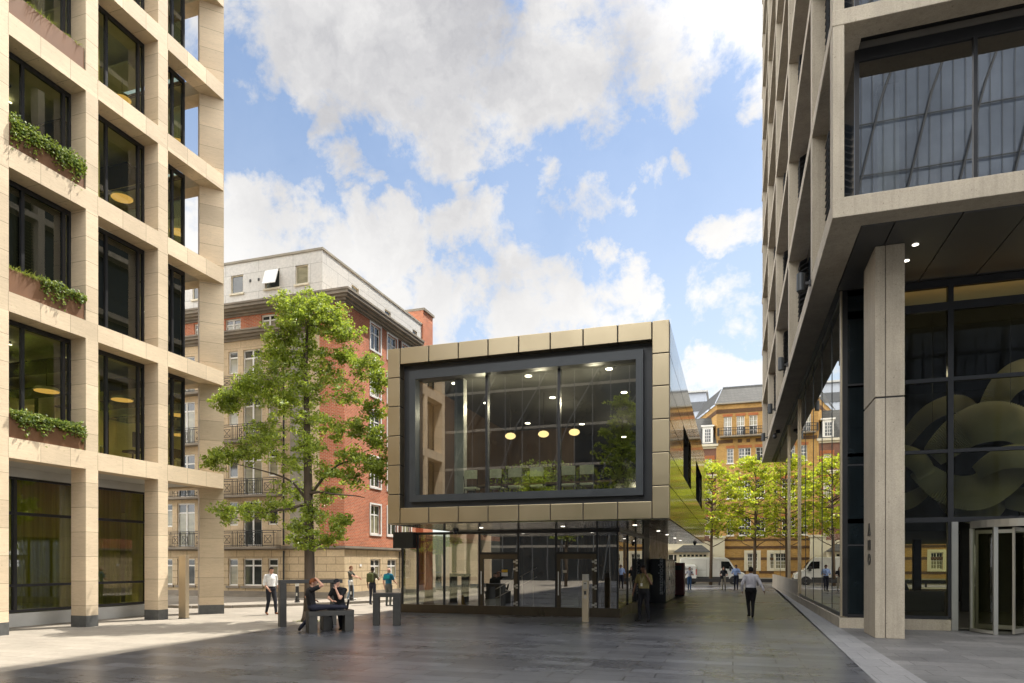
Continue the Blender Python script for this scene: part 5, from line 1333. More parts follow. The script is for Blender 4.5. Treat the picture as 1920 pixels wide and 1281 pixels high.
# ---------------------------------------------------------------- trees
def limb(mb, p0, p1, r0, r1, bend=.12, n=6, sides=7):
    p0=Vector(p0); p1=Vector(p1); L=(p1-p0).length; o=rv()*L*bend; pts=[]; rr=[]
    for k in range(n+1):
        t=k/n; pts.append(p0.lerp(p1,t)+o*math.sin(PI*t)+rv()*L*.012*(0<k<n)+Vector((0,0,.10*L*math.sin(PI*t)*.5))); rr.append(r0+(r1-r0)*t)
    mb.tube(pts, rr, sides); return pts
def leaf_cluster(mb, c, r, n, L, flat=.8, up=.75):
    c=Vector(c)
    for _ in range(n):
        d=rv(); q=RNG.random()**.45; p=c+Vector((d.x*r*q,d.y*r*q,d.z*r*flat*q))
        nrm=(rv()*.75+Vector((0,0,up))).normalized(); dr=(rv()+Vector((d.x*.6,d.y*.6,-.25))).normalized()
        l=RNG.uniform(*L); leaf(mb,p,dr,nrm,l,l*RNG.uniform(.55,.8),.2)
# main tree: the crown is made of boughs, each a limb from the trunk and a cloud of leaf sprays
tx,ty = -13.17,19.19
CR = Vector((.9515,.3077,0)); CF = Vector((-.3077,.9515,0))
tr = thing('street_tree', 'tall leafy oak with dark trunk and airy crown in front of the red brick block', 'tree', (tx,ty,0))
wood = MB(); spine = [Vector((tx,ty,-.02)),Vector((tx+.02,ty,1.0)),Vector((tx+.0,ty,2.6)),Vector((tx-.04,ty,4.3)),Vector((tx-.08,ty,6.2)),Vector((tx-.14,ty,8.2)),Vector((tx-.05,ty,10.2))]
wood.tube(spine,[.215,.175,.155,.14,.105,.065,.018],12)
wood.tube([(tx,ty,-.02),(tx,ty,.12),(tx+.005,ty,.4)],[.29,.235,.19],12)
def spine_at(z):
    for a,b_ in zip(spine,spine[1:]):
        if a.z<=z<=b_.z: return a.lerp(b_,(z-a.z)/(b_.z-a.z))
    return spine[-1]
# (sideways offset in m, height, spread radius, amount)
B_ = [(.15,10.45,.62,1.0),(-.55,10.05,.72,1.2),(.75,9.95,.66,1.1),(.1,9.5,.8,1.3),(-.95,9.35,.68,1.0),(1.2,9.25,.62,.9),(-.3,8.8,.75,1.0),(1.05,8.65,.6,.7),(-1.35,8.75,.55,.8),
      (.6,8.1,.6,.6),(-.9,8.0,.7,1.0),(1.75,8.25,.6,.9),(2.3,7.75,.5,.8),(-1.75,7.75,.75,1.2),(-2.4,7.45,.55,1.0),(-2.75,7.1,.42,.7),(.1,7.5,.7,.9),(-.85,7.2,.75,1.1),(1.3,7.3,.5,.5),(2.05,7.0,.45,.5),
      (-.1,6.6,.8,1.0),(.9,6.4,.65,.7),(1.75,6.2,.65,.9),(2.25,5.9,.5,.8),(-1.6,6.3,.5,.5),(-1.3,5.75,.6,.8),(-2.0,5.55,.55,.9),(-2.65,5.4,.5,.8),(-3.1,5.15,.38,.5),(0.2,5.7,.6,.6),(1.2,5.4,.6,.7),(2.0,5.2,.62,.9),(2.35,4.85,.4,.6),
      (-.75,5.1,.55,.6),(.75,4.75,.5,.6),(1.35,4.6,.4,.4),(-.6,4.3,.45,.5),(.55,4.1,.5,.6),(-.9,3.75,.4,.5),(.3,3.5,.45,.6),(.95,3.35,.4,.5),(-.35,3.15,.4,.5),(-1.9,3.55,.4,.6),(-2.6,3.5,.4,.6),(-1.35,3.5,.3,.3),(.55,2.75,.4,.5),(-.5,2.7,.35,.4),(.0,2.5,.3,.3),(1.15,2.9,.25,.2)]
lf = MB()
nodes = [(spine_at(1.9+.25*k), .11*(1-.25*k/9.5)) for k in range(32)]
def grow(c, zlim=.12):
    # join the new bough to the nearest limb below it, so the wood forks instead of fanning out of the trunk
    best = min(nodes, key=lambda q: (q[0]-c).length + (4 if q[0].z > c.z-zlim else 0) + .35*max(0, .9-(c.z-q[0].z)))
    L = (c-best[0]).length
    r0 = min(best[1]*.8, .012+.016*L)
    pts = limb(wood, best[0], c, r0, .005, .13, 6, 6)
    for k in (2,3,4,5,6): nodes.append((pts[k], r0*(1-k/6.5)))
    return pts
jobs = []
for s,z,r,am in sorted(B_, key=lambda q: abs(q[0])):
    for layer in range(3):
        dep = RNG.uniform(-1,1)*max(.3,(1.7-abs(s)*.5)*(.45 if z>8.6 else .85)*(.6 if z<4 else 1))
        if layer == 0: dep *= .3
        jobs.append((layer, Vector((tx,ty,z)) + CR*(s+RNG.uniform(-.15,.15)) + CF*dep + Vector((0,0,RNG.uniform(-.18,.18))), r, am))
for layer,c,r,am in sorted(jobs, key=lambda q: q[0]):
    pts = grow(c)
    for k in range(int((13 if c.z>6.5 else 10)*am)+2):
        d = rv()*math.sqrt(RNG.random()); e = c + Vector((d.x,d.y,d.z*.62))*r*1.05
        b0 = pts[RNG.choice((4,5,6))]
        if k%2 == 0: wood.tube([b0, b0.lerp(e,.6)+rv()*.06, e],[.007,.005,.003],4,False)
        leaf_cluster(lf, e, RNG.uniform(.15,.27), RNG.randint(24,34), (.062,.112), .6)
for k in range(52): # inner sprays that cloak the stem
    z = RNG.uniform(4.6,10.2); c = spine_at(min(z,10.1)) + Vector((RNG.uniform(-.6,.6),RNG.uniform(-.6,.6),0))
    leaf_cluster(lf, c, RNG.uniform(.18,.32), 26, (.062,.11), .6)
# long bare-looking side limbs seen against the wall
for s,z0,z1,dp in ((-2.3,3.9,5.1,-.4),(-2.6,3.85,3.6,-.2),(2.0,4.0,5.3,.3),(1.9,4.2,4.0,-.4)):
    limb(wood, spine_at(z0), Vector((tx,ty,z1))+CR*s+CF*dp, .055, .012, .16, 8)
wood.build('trunk', M['bark'], tr, smooth=True)
lf.build('crown', M['leaf_oak'], tr)
b = MB()
for _ in range(260):
    a=RNG.uniform(0,2*PI); r=RNG.uniform(.2,.55); p=Vector((tx+r*math.cos(a),ty+r*math.sin(a),.0)); blade(b,p,Vector((RNG.uniform(-.6,.6),RNG.uniform(-.6,.6),1)).normalized(),RNG.uniform(.04,.10),.012,.5)
tag(b.build('grass', M['leaf_grass']), kind='stuff')

def young_tree(label, x, y, h, w, seed, mat='leaf_lime', bark='bark_thin', fork=3.6, low=3.9, dens=1.0, group='young lime green street trees', L=(.13,.24), cat='tree'):
    t = thing('young_tree', label, cat, (x,y,0), group); wd = MB(); lv = MB()
    lean = RNG.uniform(-.25,.25)
    sp = [Vector((x,y,-.02)),Vector((x+lean*.4,y,h*.3)),Vector((x+lean*.8,y,h*.6)),Vector((x+lean,y,h*.96))]
    wd.tube(sp,[.15,.125,.08,.02],8)
    def at(z):
        for a,b_ in zip(sp,sp[1:]):
            if a.z<=z<=b_.z: return a.lerp(b_,(z-a.z)/(b_.z-a.z))
        return sp[-1]
    n = int(42*dens)
    for k in range(n):
        u = (k+.5)/n; z = low+(h-low)*u; a = k*2.4+RNG.uniform(-.4,.4); R_ = w*(.55+.6*math.sin(PI*min(1,u*.85+.12)))*RNG.uniform(.55,1.05)*(1 if u<.8 else .65)
        c = Vector((x+math.cos(a)*R_,y+math.sin(a)*R_,z+RNG.gauss(0,.15))); st = at(max(fork-.4,z-RNG.uniform(.6,1.4)))
        limb(wd,st,c,.045,.008,.14,5,5)
        for q in range(int(RNG.uniform(8,13))):
            e = c.lerp(at(z),RNG.uniform(0,.75))+rv()*.45
            leaf_cluster(lv,e,RNG.uniform(.25,.48),int(17*dens),L,.40,.7)
    wd.build('trunk',M[bark],t,smooth=True); lv.build('crown',M[mat],t); return t
young_tree('lime green young tree beside the overhanging pavilion corner, in front of the vans', -1.85, 62.3, 10.6, 3.6, 1, low=4.4)
young_tree('lime green young tree on the far kerb, behind the walking men', 1.75, 62.3, 11.0, 3.7, 2, low=4.2)
young_tree('lime green young tree on the far kerb, mostly hidden by the concrete office', 5.6, 62.4, 10.6, 3.5, 3, low=4.4)
young_tree('lime green young tree on the far kerb hidden behind the pavilion, mirrored in the glass', -6.2, 62.5, 10.6, 3.5, 4, low=4.4)
t = young_tree('dark green tree behind the viewpoint, mirrored at the right of the picture window', -5.7, .4, 10.8, 1.7, 5, 'leaf_oak','bark', 2.6, 2.8, 1.1, 'trees behind the viewpoint', (.12,.2))
t = young_tree('small leafy tree behind the viewpoint, mirrored in the middle of the picture window', -13.0, -7, 8.2, 1.5, 6, 'leaf_oak','bark', 2.6, 4.2, .8, 'trees behind the viewpoint', (.12,.2))

# ---------------------------------------------------------------- dark stone street furniture
U1 = Vector((.69,.724,0)).normalized(); N1 = Vector((-U1.y,U1.x,0))
def portal(name, label, cat, A, u, nn, L, dep, H, tk, legs, group=None, topover=0.0):
    A=Vector(A); t = thing(name, label, cat, (A.x,A.y,0), group)
    def ob(a0,a1,d0,d1,z0,z1,part):
        b = MB(); vs=[]
        for z in (z0,z1):
            for a,d in ((a0,d0),(a1,d0),(a1,d1),(a0,d1)): vs.append(tuple(A+u*a+nn*d+Vector((0,0,z))))
        b.add(vs,[(0,3,2,1),(4,5,6,7),(0,1,5,4),(1,2,6,5),(2,3,7,6),(3,0,4,7)]); b.build(part,M['bluestone'],t,bevel=.008)
    ob(0,L,0,dep,H-tk,H,'slab')
    for a0,a1 in legs: ob(a0+.004,a1-.004,.004,dep-.004,0,H-tk,'leg')
    return t
portal('stone_bench','low dark stone bench under the outstretched leg of the seated man','bench',(-10.88,15.83,0),U1,N1,1.22,.42,.585,.13,((0,.24),(.98,1.22)))
portal('stone_bench','low dark stone bench behind the front bench, carrying the man in the cap','bench',(-11.02,16.55,0),U1,N1,.98,.45,.56,.12,((.10,.36),(.72,.98)))
portal('leaning_table','tall dark stone leaning frame spanning beside the tree trunk','table',(-12.72,17.06,0),U1,N1,1.86,.34,1.40,.11,((0,.20),(1.55,1.68)))
U2 = Vector((.91,.41,0)).normalized(); N2 = Vector((-U2.y,U2.x,0))
portal('high_table','chest high dark stone table standing left of the pavilion entrance','table',(-10.39,18.39,0),U2,N2,.84,.42,.985,.12,((0,.20),(.60,.84)))
t = thing('totem_sign', 'plain champagne coloured metal totem standing by the last travertine columns', 'post', (-17.87,18.8,0))
b = MB(); b.box(-18.03,18.70,0,-17.73,18.86,2.16); b.build('shaft', M['champagne'], t, bevel=.006)
b = MB(); b.box(-18.045,18.69,0,-17.715,18.875,.03); b.build('base_plate', M['granite_plinth'], t)
def bollard(x,y,z,label):
    t = thing('bollard', label, 'bollard', (x,y,z), 'black bollards on the corner pavement')
    b = MB(); b.tube([(x,y,z),(x,y,z+.05),(x,y,z+.06),(x,y,z+.16),(x,y,z+.17),(x,y,z+.74)],[.12,.12,.10,.10,.085,.075],14); b.build('post', M['iron'], t)
    b = MB(); b.tube([(x,y,z+.741),(x,y,z+.86)],[.083,.083],14); b.build('reflective_band', M['silver_band'], t)
    b = MB(); b.tube([(x,y,z+.861),(x,y,z+.90),(x,y,z+.955),(x,y,z+.98)],[.085,.09,.07,.02],14); b.build('cap', M['silver_band'], t)
    b = MB(); b.box(x+.0,y-.098,z+.30,x+.06,y-.075,z+.44); b.build('badge', M['silver_band'], t)
bollard(-18.86,26.55,.11,'black bollard with a silver band, seen through the tall stone leaning frame')
bollard(-17.3,28.6,.11,'black bollard beside the man in the grey t-shirt')
# low black barrier along the far kerb
t = thing('kerb_barrier', 'long low black barrier along the far kerb in front of the vans', 'barrier', (0,60.9,0))
b = MB(); b.box(-30,60.8,.28,30,61.05,.58); b.build('rail', M['iron'], t)
x = -29
while x < 30: b = MB(); b.box(x-.06,60.84,0,x+.06,61.0,.28); b.build('foot', M['iron'], t); x += 3.1

# ---------------------------------------------------------------- vans
def van(name,label,prof,L,W,x0,y0,wheels,wr,win,extra):
    # prof: side outline (x,z), nose to +x; y0 is the near side
    t = thing(name,label,'van',(x0+L/2,y0+W/2,0),'white vans parked across the far street')
    b = MB(); b.extr([(x0+p[0],p[1]) for p in prof],'y',y0,y0+W); b.build('body',M['paint_van'],t,bevel=.09,seg=3)
    for k,poly in enumerate(win):
        for yy,s in ((y0,-1),(y0+W,1)):
            b = MB(); b.extr([(x0+p[0],p[1]) for p in poly],'y',yy+s*.006,yy-s*.02); b.build('side_window',M['car_glass'],t)
    for wx in wheels:
        for yy,s in ((y0,-1),(y0+W,1)):
            b = MB(); b.tube([(x0+wx,yy+s*.004,wr),(x0+wx,yy-s*.03,wr)],[wr*1.22]*2,24); b.build('wheel_arch',M['plastic_black'],t)
            b = MB(); b.tube([(x0+wx,yy+s*.03,wr),(x0+wx,yy-s*.22,wr)],[wr]*2,24); w = b.build('wheel',M['rubber'],t,bevel=.02)
            b = MB(); b.tube([(x0+wx,yy+s*.04,wr),(x0+wx,yy+s*.028,wr)],[wr*.58]*2,16); b.build('rim',M['steel'],w)
    extra(t,x0,y0,W); return t
def ex_big(t,x0,y0,W):
    b = MB(); b.box(x0+.2,y0-.012,.50,x0+4.3,y0+.02,.66); b.build('side_moulding',M['plastic_black'],t)
    b = MB(); b.add([(x0+4.78,y0+.12,1.42),(x0+4.78,y0+W-.12,1.42),(x0+4.27,y0+W-.16,2.18),(x0+4.27,y0+.16,2.18)],[(0,1,2,3)]); 
    for i in range(len(b.v)): b.v[i]=(b.v[i][0]+.04,b.v[i][1],b.v[i][2]+.03)
    b.build('windscreen',M['car_glass'],t)
    b = MB(); b.box(x0+5.35,y0+.05,.30,x0+5.72,y0+W-.05,.62); b.build('bumper',M['plastic_black'],t,bevel=.05)
    for yy in (y0+.02,y0+W-.30):
        b = MB(); b.add([(x0+5.2,yy-.005,.98),(x0+5.62,yy+.05,.82),(x0+5.62,yy+.26,.82),(x0+5.2,yy+.26,1.04)],[(0,1,2,3)]); 
        for i in range(len(b.v)): b.v[i]=(b.v[i][0]+.03,b.v[i][1],b.v[i][2]+.05)
        b.build('headlight',M['clear_lens'],t)
    b = MB(); b.box(x0+4.32,y0-.26,1.22,x0+4.5,y0-.03,1.60); b.build('mirror',M['plastic_black'],t,bevel=.03)
    b = MB(); b.box(x0+2.35,y0-.005,.55,x0+2.37,y0+.02,2.2); b.box(x0+3.52,y0-.005,.55,x0+3.535,y0+.02,2.2); b.box(x0+.2,y0-.008,1.25,x0+2.35,y0+.02,1.27); b.build('door_seam',M['stone_grey'],t)
    b = MB(); b.box(x0-.02,y0+.05,1.0,x0+.03,y0+.2,1.5); b.box(x0-.02,y0+W-.2,1.0,x0+.03,y0+W-.05,1.5); b.build('tail_light',M['red_lens'],t)
van('delivery_van','large white high roofed panel van facing right, parked behind the young trees',
    [(0,.38),(5.62,.34),(5.70,.62),(5.62,.98),(4.86,1.36),(4.30,2.22),(3.95,2.42),(.08,2.42),(0,2.3)],5.7,2.0,-4.62,64.4,[1.0,4.72],.34,
    [[(3.62,1.42),(4.70,1.36),(4.28,2.05),(3.62,2.05)]],ex_big)
def ex_small(t,x0,y0,W):
    b = MB(); b.box(x0+2.96,y0+.0,.85,x0+3.03,y0+.16,1.35); b.box(x0+2.96,y0+W-.16,.85,x0+3.03,y0+W,1.35); b.build('tail_light',M['red_lens'],t)
    b = MB(); b.box(x0+2.9,y0+.05,.32,x0+3.06,y0+W-.05,.58); b.build('bumper',M['plastic_black'],t,bevel=.03)
    b = MB(); b.box(x0+1.6,y0-.006,.5,x0+1.615,y0+.02,1.68); b.build('door_seam',M['stone_grey'],t)
    lettering('ools',.42,'ink',t,'lettering',Matrix(((1,0,0,x0+2.0),(0,0,-1,y0-.006),(0,1,0,1.28),(0,0,0,1))),.003,.006)
    b = MB(); b.box(x0-.95,y0-.18,.95,x0-.8,y0-.02,1.15); b.build('mirror',M['plastic_black'],t,bevel=.02)
van('delivery_van','small white van with dark lettering on its flank, nearer the kerb',
    [(3.0,.34),(3.02,1.62),(2.9,1.76),(-.2,1.78),(-.75,1.25),(-1.5,1.0),(-1.6,.4)],3.0,1.7,-6.1,62.95,[2.35,-.95],.30,
    [[(-.62,1.25),(.35,1.25),(.35,1.66),(-.25,1.66)]],ex_small)
# ---------------------------------------------------------------- people
SK = {'light':pbr('skin_light',(.52,.29,.20),.55,var=.06,spec=.4),'tan':pbr('skin_tan',(.38,.20,.125),.55,var=.06,spec=.4),'dark':pbr('skin_dark',(.085,.042,.026),.5,var=.06,spec=.4),'brown':pbr('skin_brown',(.17,.085,.05),.5,var=.06,spec=.4)}
CL = {}
def clm_(col):
    k = tuple(col)
    if k not in CL: CL[k] = cloth('clothing_%d'%len(CL), col)
    return CL[k]
DARKEYE = pbr('eye_dark',(.02,.015,.012),.3)
def person(label, loc, heading, H=1.75, skin='light', hair=(.05,.03,.02), hairstyle='short', top=(.5,.5,.5), pants=(.03,.03,.04), shoe=(.03,.02,.02), sleeve='short', pose=None, build_=1.0, vox=.011, group=None, belly=0.0, fingers=True, lapel=None):
    s = H/1.75
    J = dict(pel=(0,0,.95),wst=(0,0,1.10),chs=(0,-.01,1.30),nck=(0,-.02,1.46),hed=(0,.025,1.62),
             lsh=(-.18,-.02,1.405),rsh=(.18,-.02,1.405),lel=(-.245,-.05,1.13),rel=(.245,-.05,1.13),lwr=(-.26,.03,.89),rwr=(.26,.03,.89),
             lhp=(-.09,0,.92),rhp=(.09,0,.92),lkn=(-.10,.02,.50),rkn=(.10,.02,.50),lan=(-.10,-.02,.09),ran=(.10,-.02,.09),lto=(-.12,.15,.035),rto=(.12,.15,.035))
    J.update(pose or {})
    J = {k:Vector(v)*s for k,v in J.items() if not isinstance(v,str)}
    curl = (pose or {}).get('curl','relaxed')
    mb = MB(); bones = []   # (p,q,r0,r1,class)
    def cap(p,q,r0,r1,cls,flat=1.0,up=None,n=12):
        p=Vector(p);q=Vector(q);d=(q-p)
        if d.length<1e-5: d=Vector((0,0,1e-3)); q=p+d
        dn=d.normalized(); pts=[];rr=[]
        for k in (0,.35,.7,.93): a=k; pts.append(p-dn*r0*math.sqrt(max(0,1-a*a))*1.0); rr.append(max(.0015,r0*a if a else .0015))
        pts.append(p);rr.append(r0)
        for k in (.33,.66): pts.append(p.lerp(q,k)); rr.append(r0+(r1-r0)*k)
        pts.append(q);rr.append(r1)
        for k in (.93,.7,.35,0): pts.append(q+dn*r1*math.sqrt(max(0,1-k*k))); rr.append(max(.0015,r1*k if k else .0015))
        mb.tube(pts,rr,n,True,flat,up); bones.append((p,q,r0,r1,cls))
    right=(J['rsh']-J['lsh']).normalized(); hr=(J['rhp']-J['lhp']).normalized(); w=build_
    B=s
    # torso: elliptical sections, wide across the shoulders
    cap(J['pel']-hr*.045*B,J['pel']+hr*.045*B,.118*B*w,.118*B*w,'pants',.95,None)
    cap(J['pel']+Vector((0,0,.0)),J['wst'],.150*B*w,.142*B*(w+belly*.5),'mid',.74+belly*.5,hr)
    cap(J['wst'],J['chs'],.142*B*(w+belly*.5),.165*B*w,'top',.72+belly*.3,right)
    cap(J['chs'],J['nck']-Vector((0,0,.05*B)),.165*B*w,.095*B*w,'top',.66,right)
    cap(J['lsh'],J['rsh'],.066*B*w,.066*B*w,'top',.95)
    up_=(J['nck']-J['chs']).normalized()
    for sd in 'lr': cap(J['nck']-up_*.015*B, J[sd+'sh']+up_*.012*B, .055*B,.056*B*w,'top')
    hd=J['hed']; nk=J['nck']; cap(nk-Vector((0,0,.01)),nk.lerp(hd,.55),.058*B,.052*B,'skin')
    if sleeve!='none': cap(nk-up_*.03*B,nk+up_*.012*B,.071*B,.062*B,'top')
    # head
    fwd=(pose or {}).get('look'); fwd=Vector(fwd).normalized() if fwd else Vector((0,1,0))
    hup=(hd-nk).normalized(); hup=(hup*.5+Vector((0,0,.5))).normalized(); hf=(fwd-hup*fwd.dot(hup)).normalized(); hrt=hf.cross(hup)
    HM=Matrix((( *hrt,),( *hf,),( *hup,))).transposed()
    def hp(x,y,z): return hd+HM@Vector((x,y,z))*B
    hb=MB(); 
    n0=len(mb.v)
    mb.sphere((0,0,0),(.078,.098,.118),16,12)
    for i in range(n0,len(mb.v)): v=Vector(mb.v[i]); v=Vector((v.x*(1-.18*max(0,-v.z/.118)),v.y,v.z)); mb.v[i]=tuple(hp(v.x,v.y-.005,v.z))
    bones.append((hp(0,0,-.03),hp(0,0,.03),.09*B,.09*B,'skin'))
    cap(hp(0,.045,-.085),hp(0,.065,-.09),.042*B,.032*B,'skin')           # chin
    cap(hp(0,.092,.012),hp(0,.112,-.022),.011*B,.016*B,'skin')           # nose
    cap(hp(-.035,.082,.026),hp(.035,.082,.026),.014*B,.014*B,'skin')     # brow
    for q in (-1,1): cap(hp(q*.08,-.005,.0),hp(q*.083,-.012,-.02),.018*B,.015*B,'skin',.6)
    eyes=[hp(q*.032,.094,.008) for q in (-1,1)]; mouth=[(hp(-.022,.094,-.062),hp(.022,.094,-.062))]
    # legs
    for sd in 'lr':
        cap(J[sd+'hp'],J[sd+'kn'],.092*B*w,.066*B,'pants'); cap(J[sd+'kn'],J[sd+'an'],.064*B,.048*B,'pants')
        a=J[sd+'an'];t_=J[sd+'to']; heel=a+(a-t_)*.22; heel.z=min(a.z,heel.z)
        dn=(J[sd+'an']-J[sd+'kn']).normalized()
        cap(a+dn*.035*B,t_,.043*B,.036*B,'shoe',.85); cap(a+dn*.03*B,a+dn*.035*B-(t_-a).normalized()*.035*B,.042*B,.038*B,'shoe')
        # arms
        sh,el,wr=J[sd+'sh'],J[sd+'el'],J[sd+'wr']
        if sleeve=='long': cap(sh,el,.063*B*w,.053*B,'top'); cap(el,wr,.052*B,.040*B,'top')
        elif sleeve=='rolled': cap(sh,el,.063*B*w,.053*B,'top'); cap(el,el.lerp(wr,.25),.053*B,.048*B,'top'); cap(el.lerp(wr,.25),wr,.040*B,.029*B,'skin')
        else: cap(sh,sh.lerp(el,.62),.064*B*w,.060*B*w,'top'); cap(sh.lerp(el,.55),el,.046*B,.040*B,'skin'); cap(el,wr,.041*B,.029*B,'skin')
        # hand
        hdv=(pose or {}).get(sd+'hand'); hdv=Vector(hdv).normalized() if hdv else ((wr-el).normalized()*.8+Vector((0,.05,-.25))).normalized()
        pn=(pose or {}).get(sd+'palm'); pn=Vector(pn) if pn else Vector((1 if sd=='l' else -1,0,0))
        pn=(pn-hdv*pn.dot(hdv)).normalized(); sdv=hdv.cross(pn); 
        if sdv.dot(Vector((0,1,0)))<0 and not (pose or {}).get(sd+'thumbflip'): sdv=-sdv     # thumb side forward
        cap(wr,wr+hdv*.075*B,.030*B,.036*B,'skin',.5,sdv,10)
        fr_=.0088*B if vox<.01 else .0105*B
        for k,(o,l) in enumerate(((.030,.075),(.010,.085),(-.010,.078),(-.029,.06))):
            k0=wr+hdv*.082*B+sdv*o*B; l*=B; cu=.55 if curl=='relaxed' else 1.1
            m1=k0+(hdv*math.cos(cu*.4)+pn*math.sin(cu*.4)+sdv*o*1.5).normalized()*l*.5; m2=m1+(hdv*math.cos(cu*1.1)+pn*math.sin(cu*1.1)).normalized()*l*.45
            cap(k0,m1,fr_,fr_*.95,'skin',1,None,7); cap(m1,m2,fr_*.95,fr_*.8,'skin',1,None,7)
        t0=wr+hdv*.025*B+sdv*.028*B; t1=t0+(hdv*.55+sdv*.75+pn*.25).normalized()*.042*B; t2=t1+(hdv*.9+sdv*.25+pn*.25).normalized()*.032*B
        cap(t0,t1,fr_*1.25,fr_*1.1,'skin',1,None,7); cap(t1,t2,fr_*1.1,fr_*.9,'skin',1,None,7)
    # fuse everything to one skin
    me=bpy.data.meshes.new('raw'); me.from_pydata(mb.v,[],mb.f); me.update()
    tmp=bpy.data.objects.new('raw',me); COL.objects.link(tmp)
    md=tmp.modifiers.new('r','REMESH'); md.mode='VOXEL'; md.voxel_size=vox; md.use_smooth_shade=True
    sm=tmp.modifiers.new('s','SMOOTH'); sm.factor=.5; sm.iterations=2 if vox<.01 else 1
    dg=bpy.context.evaluated_depsgraph_get(); dg.update()
    body=bpy.data.meshes.new_from_object(tmp.evaluated_get(dg)); bpy.data.objects.remove(tmp); bpy.data.meshes.remove(me)
    nP=len(body.polygons); vc=np.empty(len(body.vertices)*3); body.vertices.foreach_get('co',vc); vc=vc.reshape(-1,3)
    C=np.empty(nP*3); body.polygons.foreach_get('center',C); C=C.reshape(-1,3)
    best=np.full(nP,1e9); cls=np.zeros(nP,int); names=['skin','top','pants','shoe']
    belt=(J['pel'].lerp(J['wst'],.55)); tv=(J['wst']-J['pel']).normalized()
    for p,q,r0,r1,cn in bones:
        p=np.array(p);q=np.array(q);d=q-p;L2=max(1e-9,d@d); t=np.clip(((C-p)@d)/L2,0,1); dist=np.linalg.norm(C-(p+t[:,None]*d),axis=1)-(r0+(r1-r0)*t)
        if cn=='mid': ids=np.where((C-np.array(belt))@np.array(tv)>0,1,2)
        else: ids=np.full(nP,names.index(cn))
        m=dist<best; best[m]=dist[m]; cls[m]=ids[m]
    fp=C@np.array(HM.col[1])
    for e in eyes:
        m=(np.linalg.norm(C-np.array(e),axis=1)<.013*B); cls[m]=4
    for a,b_ in mouth:
        a=np.array(a);b_=np.array(b_);d=b_-a; t=np.clip(((C-a)@d)/(d@d),0,1); m=np.linalg.norm(C-(a+t[:,None]*d),axis=1)<.009*B; cls[m]=5
    mats=[SK[skin],clm_(top),clm_(pants),clm_(shoe),DARKEYE,M['red_lens'] if False else SK['tan'] if skin=='light' else SK[skin]]
    body.materials.clear()
    for m in mats: body.materials.append(m)
    body.polygons.foreach_set('material_index',cls.astype(np.int32)); body.polygons.foreach_set('use_smooth',[True]*nP)
    root=bpy.data.objects.new('person',body); COL.objects.link(root); root.location=loc; root.rotation_euler=(0,0,heading); WORLD[root]=(0,0,0)
    tag(root,label,'person',group)
    # hair: a shell that leaves the face free
    if hairstyle!='none':
        h=MB(); h.sphere((0,0,0),(.086,.106,.124),18,14); keep=[]; 
        for f in h.f:
            c=sum((Vector(h.v[i]) for i in f),Vector())/len(f)
            if hairstyle=='cap': ok=c.z>.025
            elif hairstyle=='long': ok=not(c.y>.035 and c.z<.055)
            else: ok=(c.z>.045 if c.y>.03 else c.z>-.05 if c.y<-.02 else c.z>.0)
            if ok: keep.append(f)
        h.f=keep; h.mi=[0]*len(keep); h.v=[tuple(hp(v[0],v[1]-.008,v[2]+.006)) for v in h.v]
        if hairstyle=='long':
            for q in range(16):
                a=-2.6+q*(5.2-PI*0)/15-.0; a=PI+ (q-7.5)/7.5*1.75; x=math.sin(a)*.08; y=math.cos(a)*.085
                h.tube([hp(x,y,.03),hp(x*1.12,y*1.1,-.08),hp(x*1.05,y*1.0,-.19)],[.026*B,.028*B,.012*B],6)
        if hairstyle=='cap': h.add([tuple(hp(x,y,z)) for x,y,z in ((-.07,.07,.04),(.07,.07,.04),(.055,.175,.025),(-.055,.175,.025),(-.07,.07,.05),(.07,.07,.05),(.055,.175,.035),(-.055,.175,.035))],[(0,3,2,1),(4,5,6,7),(0,1,5,4),(1,2,6,5),(2,3,7,6),(3,0,4,7)])
        o=h.build('cap' if hairstyle=='cap' else 'hair', clm_(hair), root, smooth=True)
        if hairstyle!='cap': so_=o.modifiers.new('t','SOLIDIFY'); so_.thickness=.006
    root['_']=0; del root['_']
    return root, J, hp, B
def extra(root, name, mb, mat, smooth=False, bevel=0): return mb.build(name, mat, root, smooth=smooth, bevel=bevel)

# white shirt man stepping off the far kerb at left
r,J,hp,B = person('person in white shirt with rolled sleeves and dark trousers walking left of the leaning frame',(-16.14,21.13,.0),math.radians(-118),1.77,'light',(.025,.016,.012),'short',(.78,.77,.76),(.022,.023,.03),(.16,.06,.025),'rolled',
  dict(rel=(.255,-.02,1.13),rwr=(.17,.16,.95),lel=(-.26,-.06,1.14),lwr=(-.27,.06,.92),lkn=(-.10,.14,.50),lan=(-.10,.20,.10),lto=(-.12,.36,.06),rkn=(.10,.02,.49),ran=(.10,-.16,.11),rto=(.12,-.02,.03),look=(.05,1,-.25),hed=(0,.045,1.615)),1.08,.009,belly=.10)
b=MB()
for sdx in (-1,1): b.add([(sdx*.012,.085,1.43),(sdx*.075,.02,1.475),(sdx*.08,.06,1.43),(sdx*.045,.10,1.39)],[(0,1,2,3)])
extra(r,'collar',b,clm_((.74,.73,.72)))
b=MB(); b.tube([(-.14,.0,1.035),(-.10,.09,1.035),(0,.125,1.035),(.10,.09,1.035),(.14,0,1.035)],[.016]*5,6); extra(r,'belt',b,clm_((.03,.02,.015)))
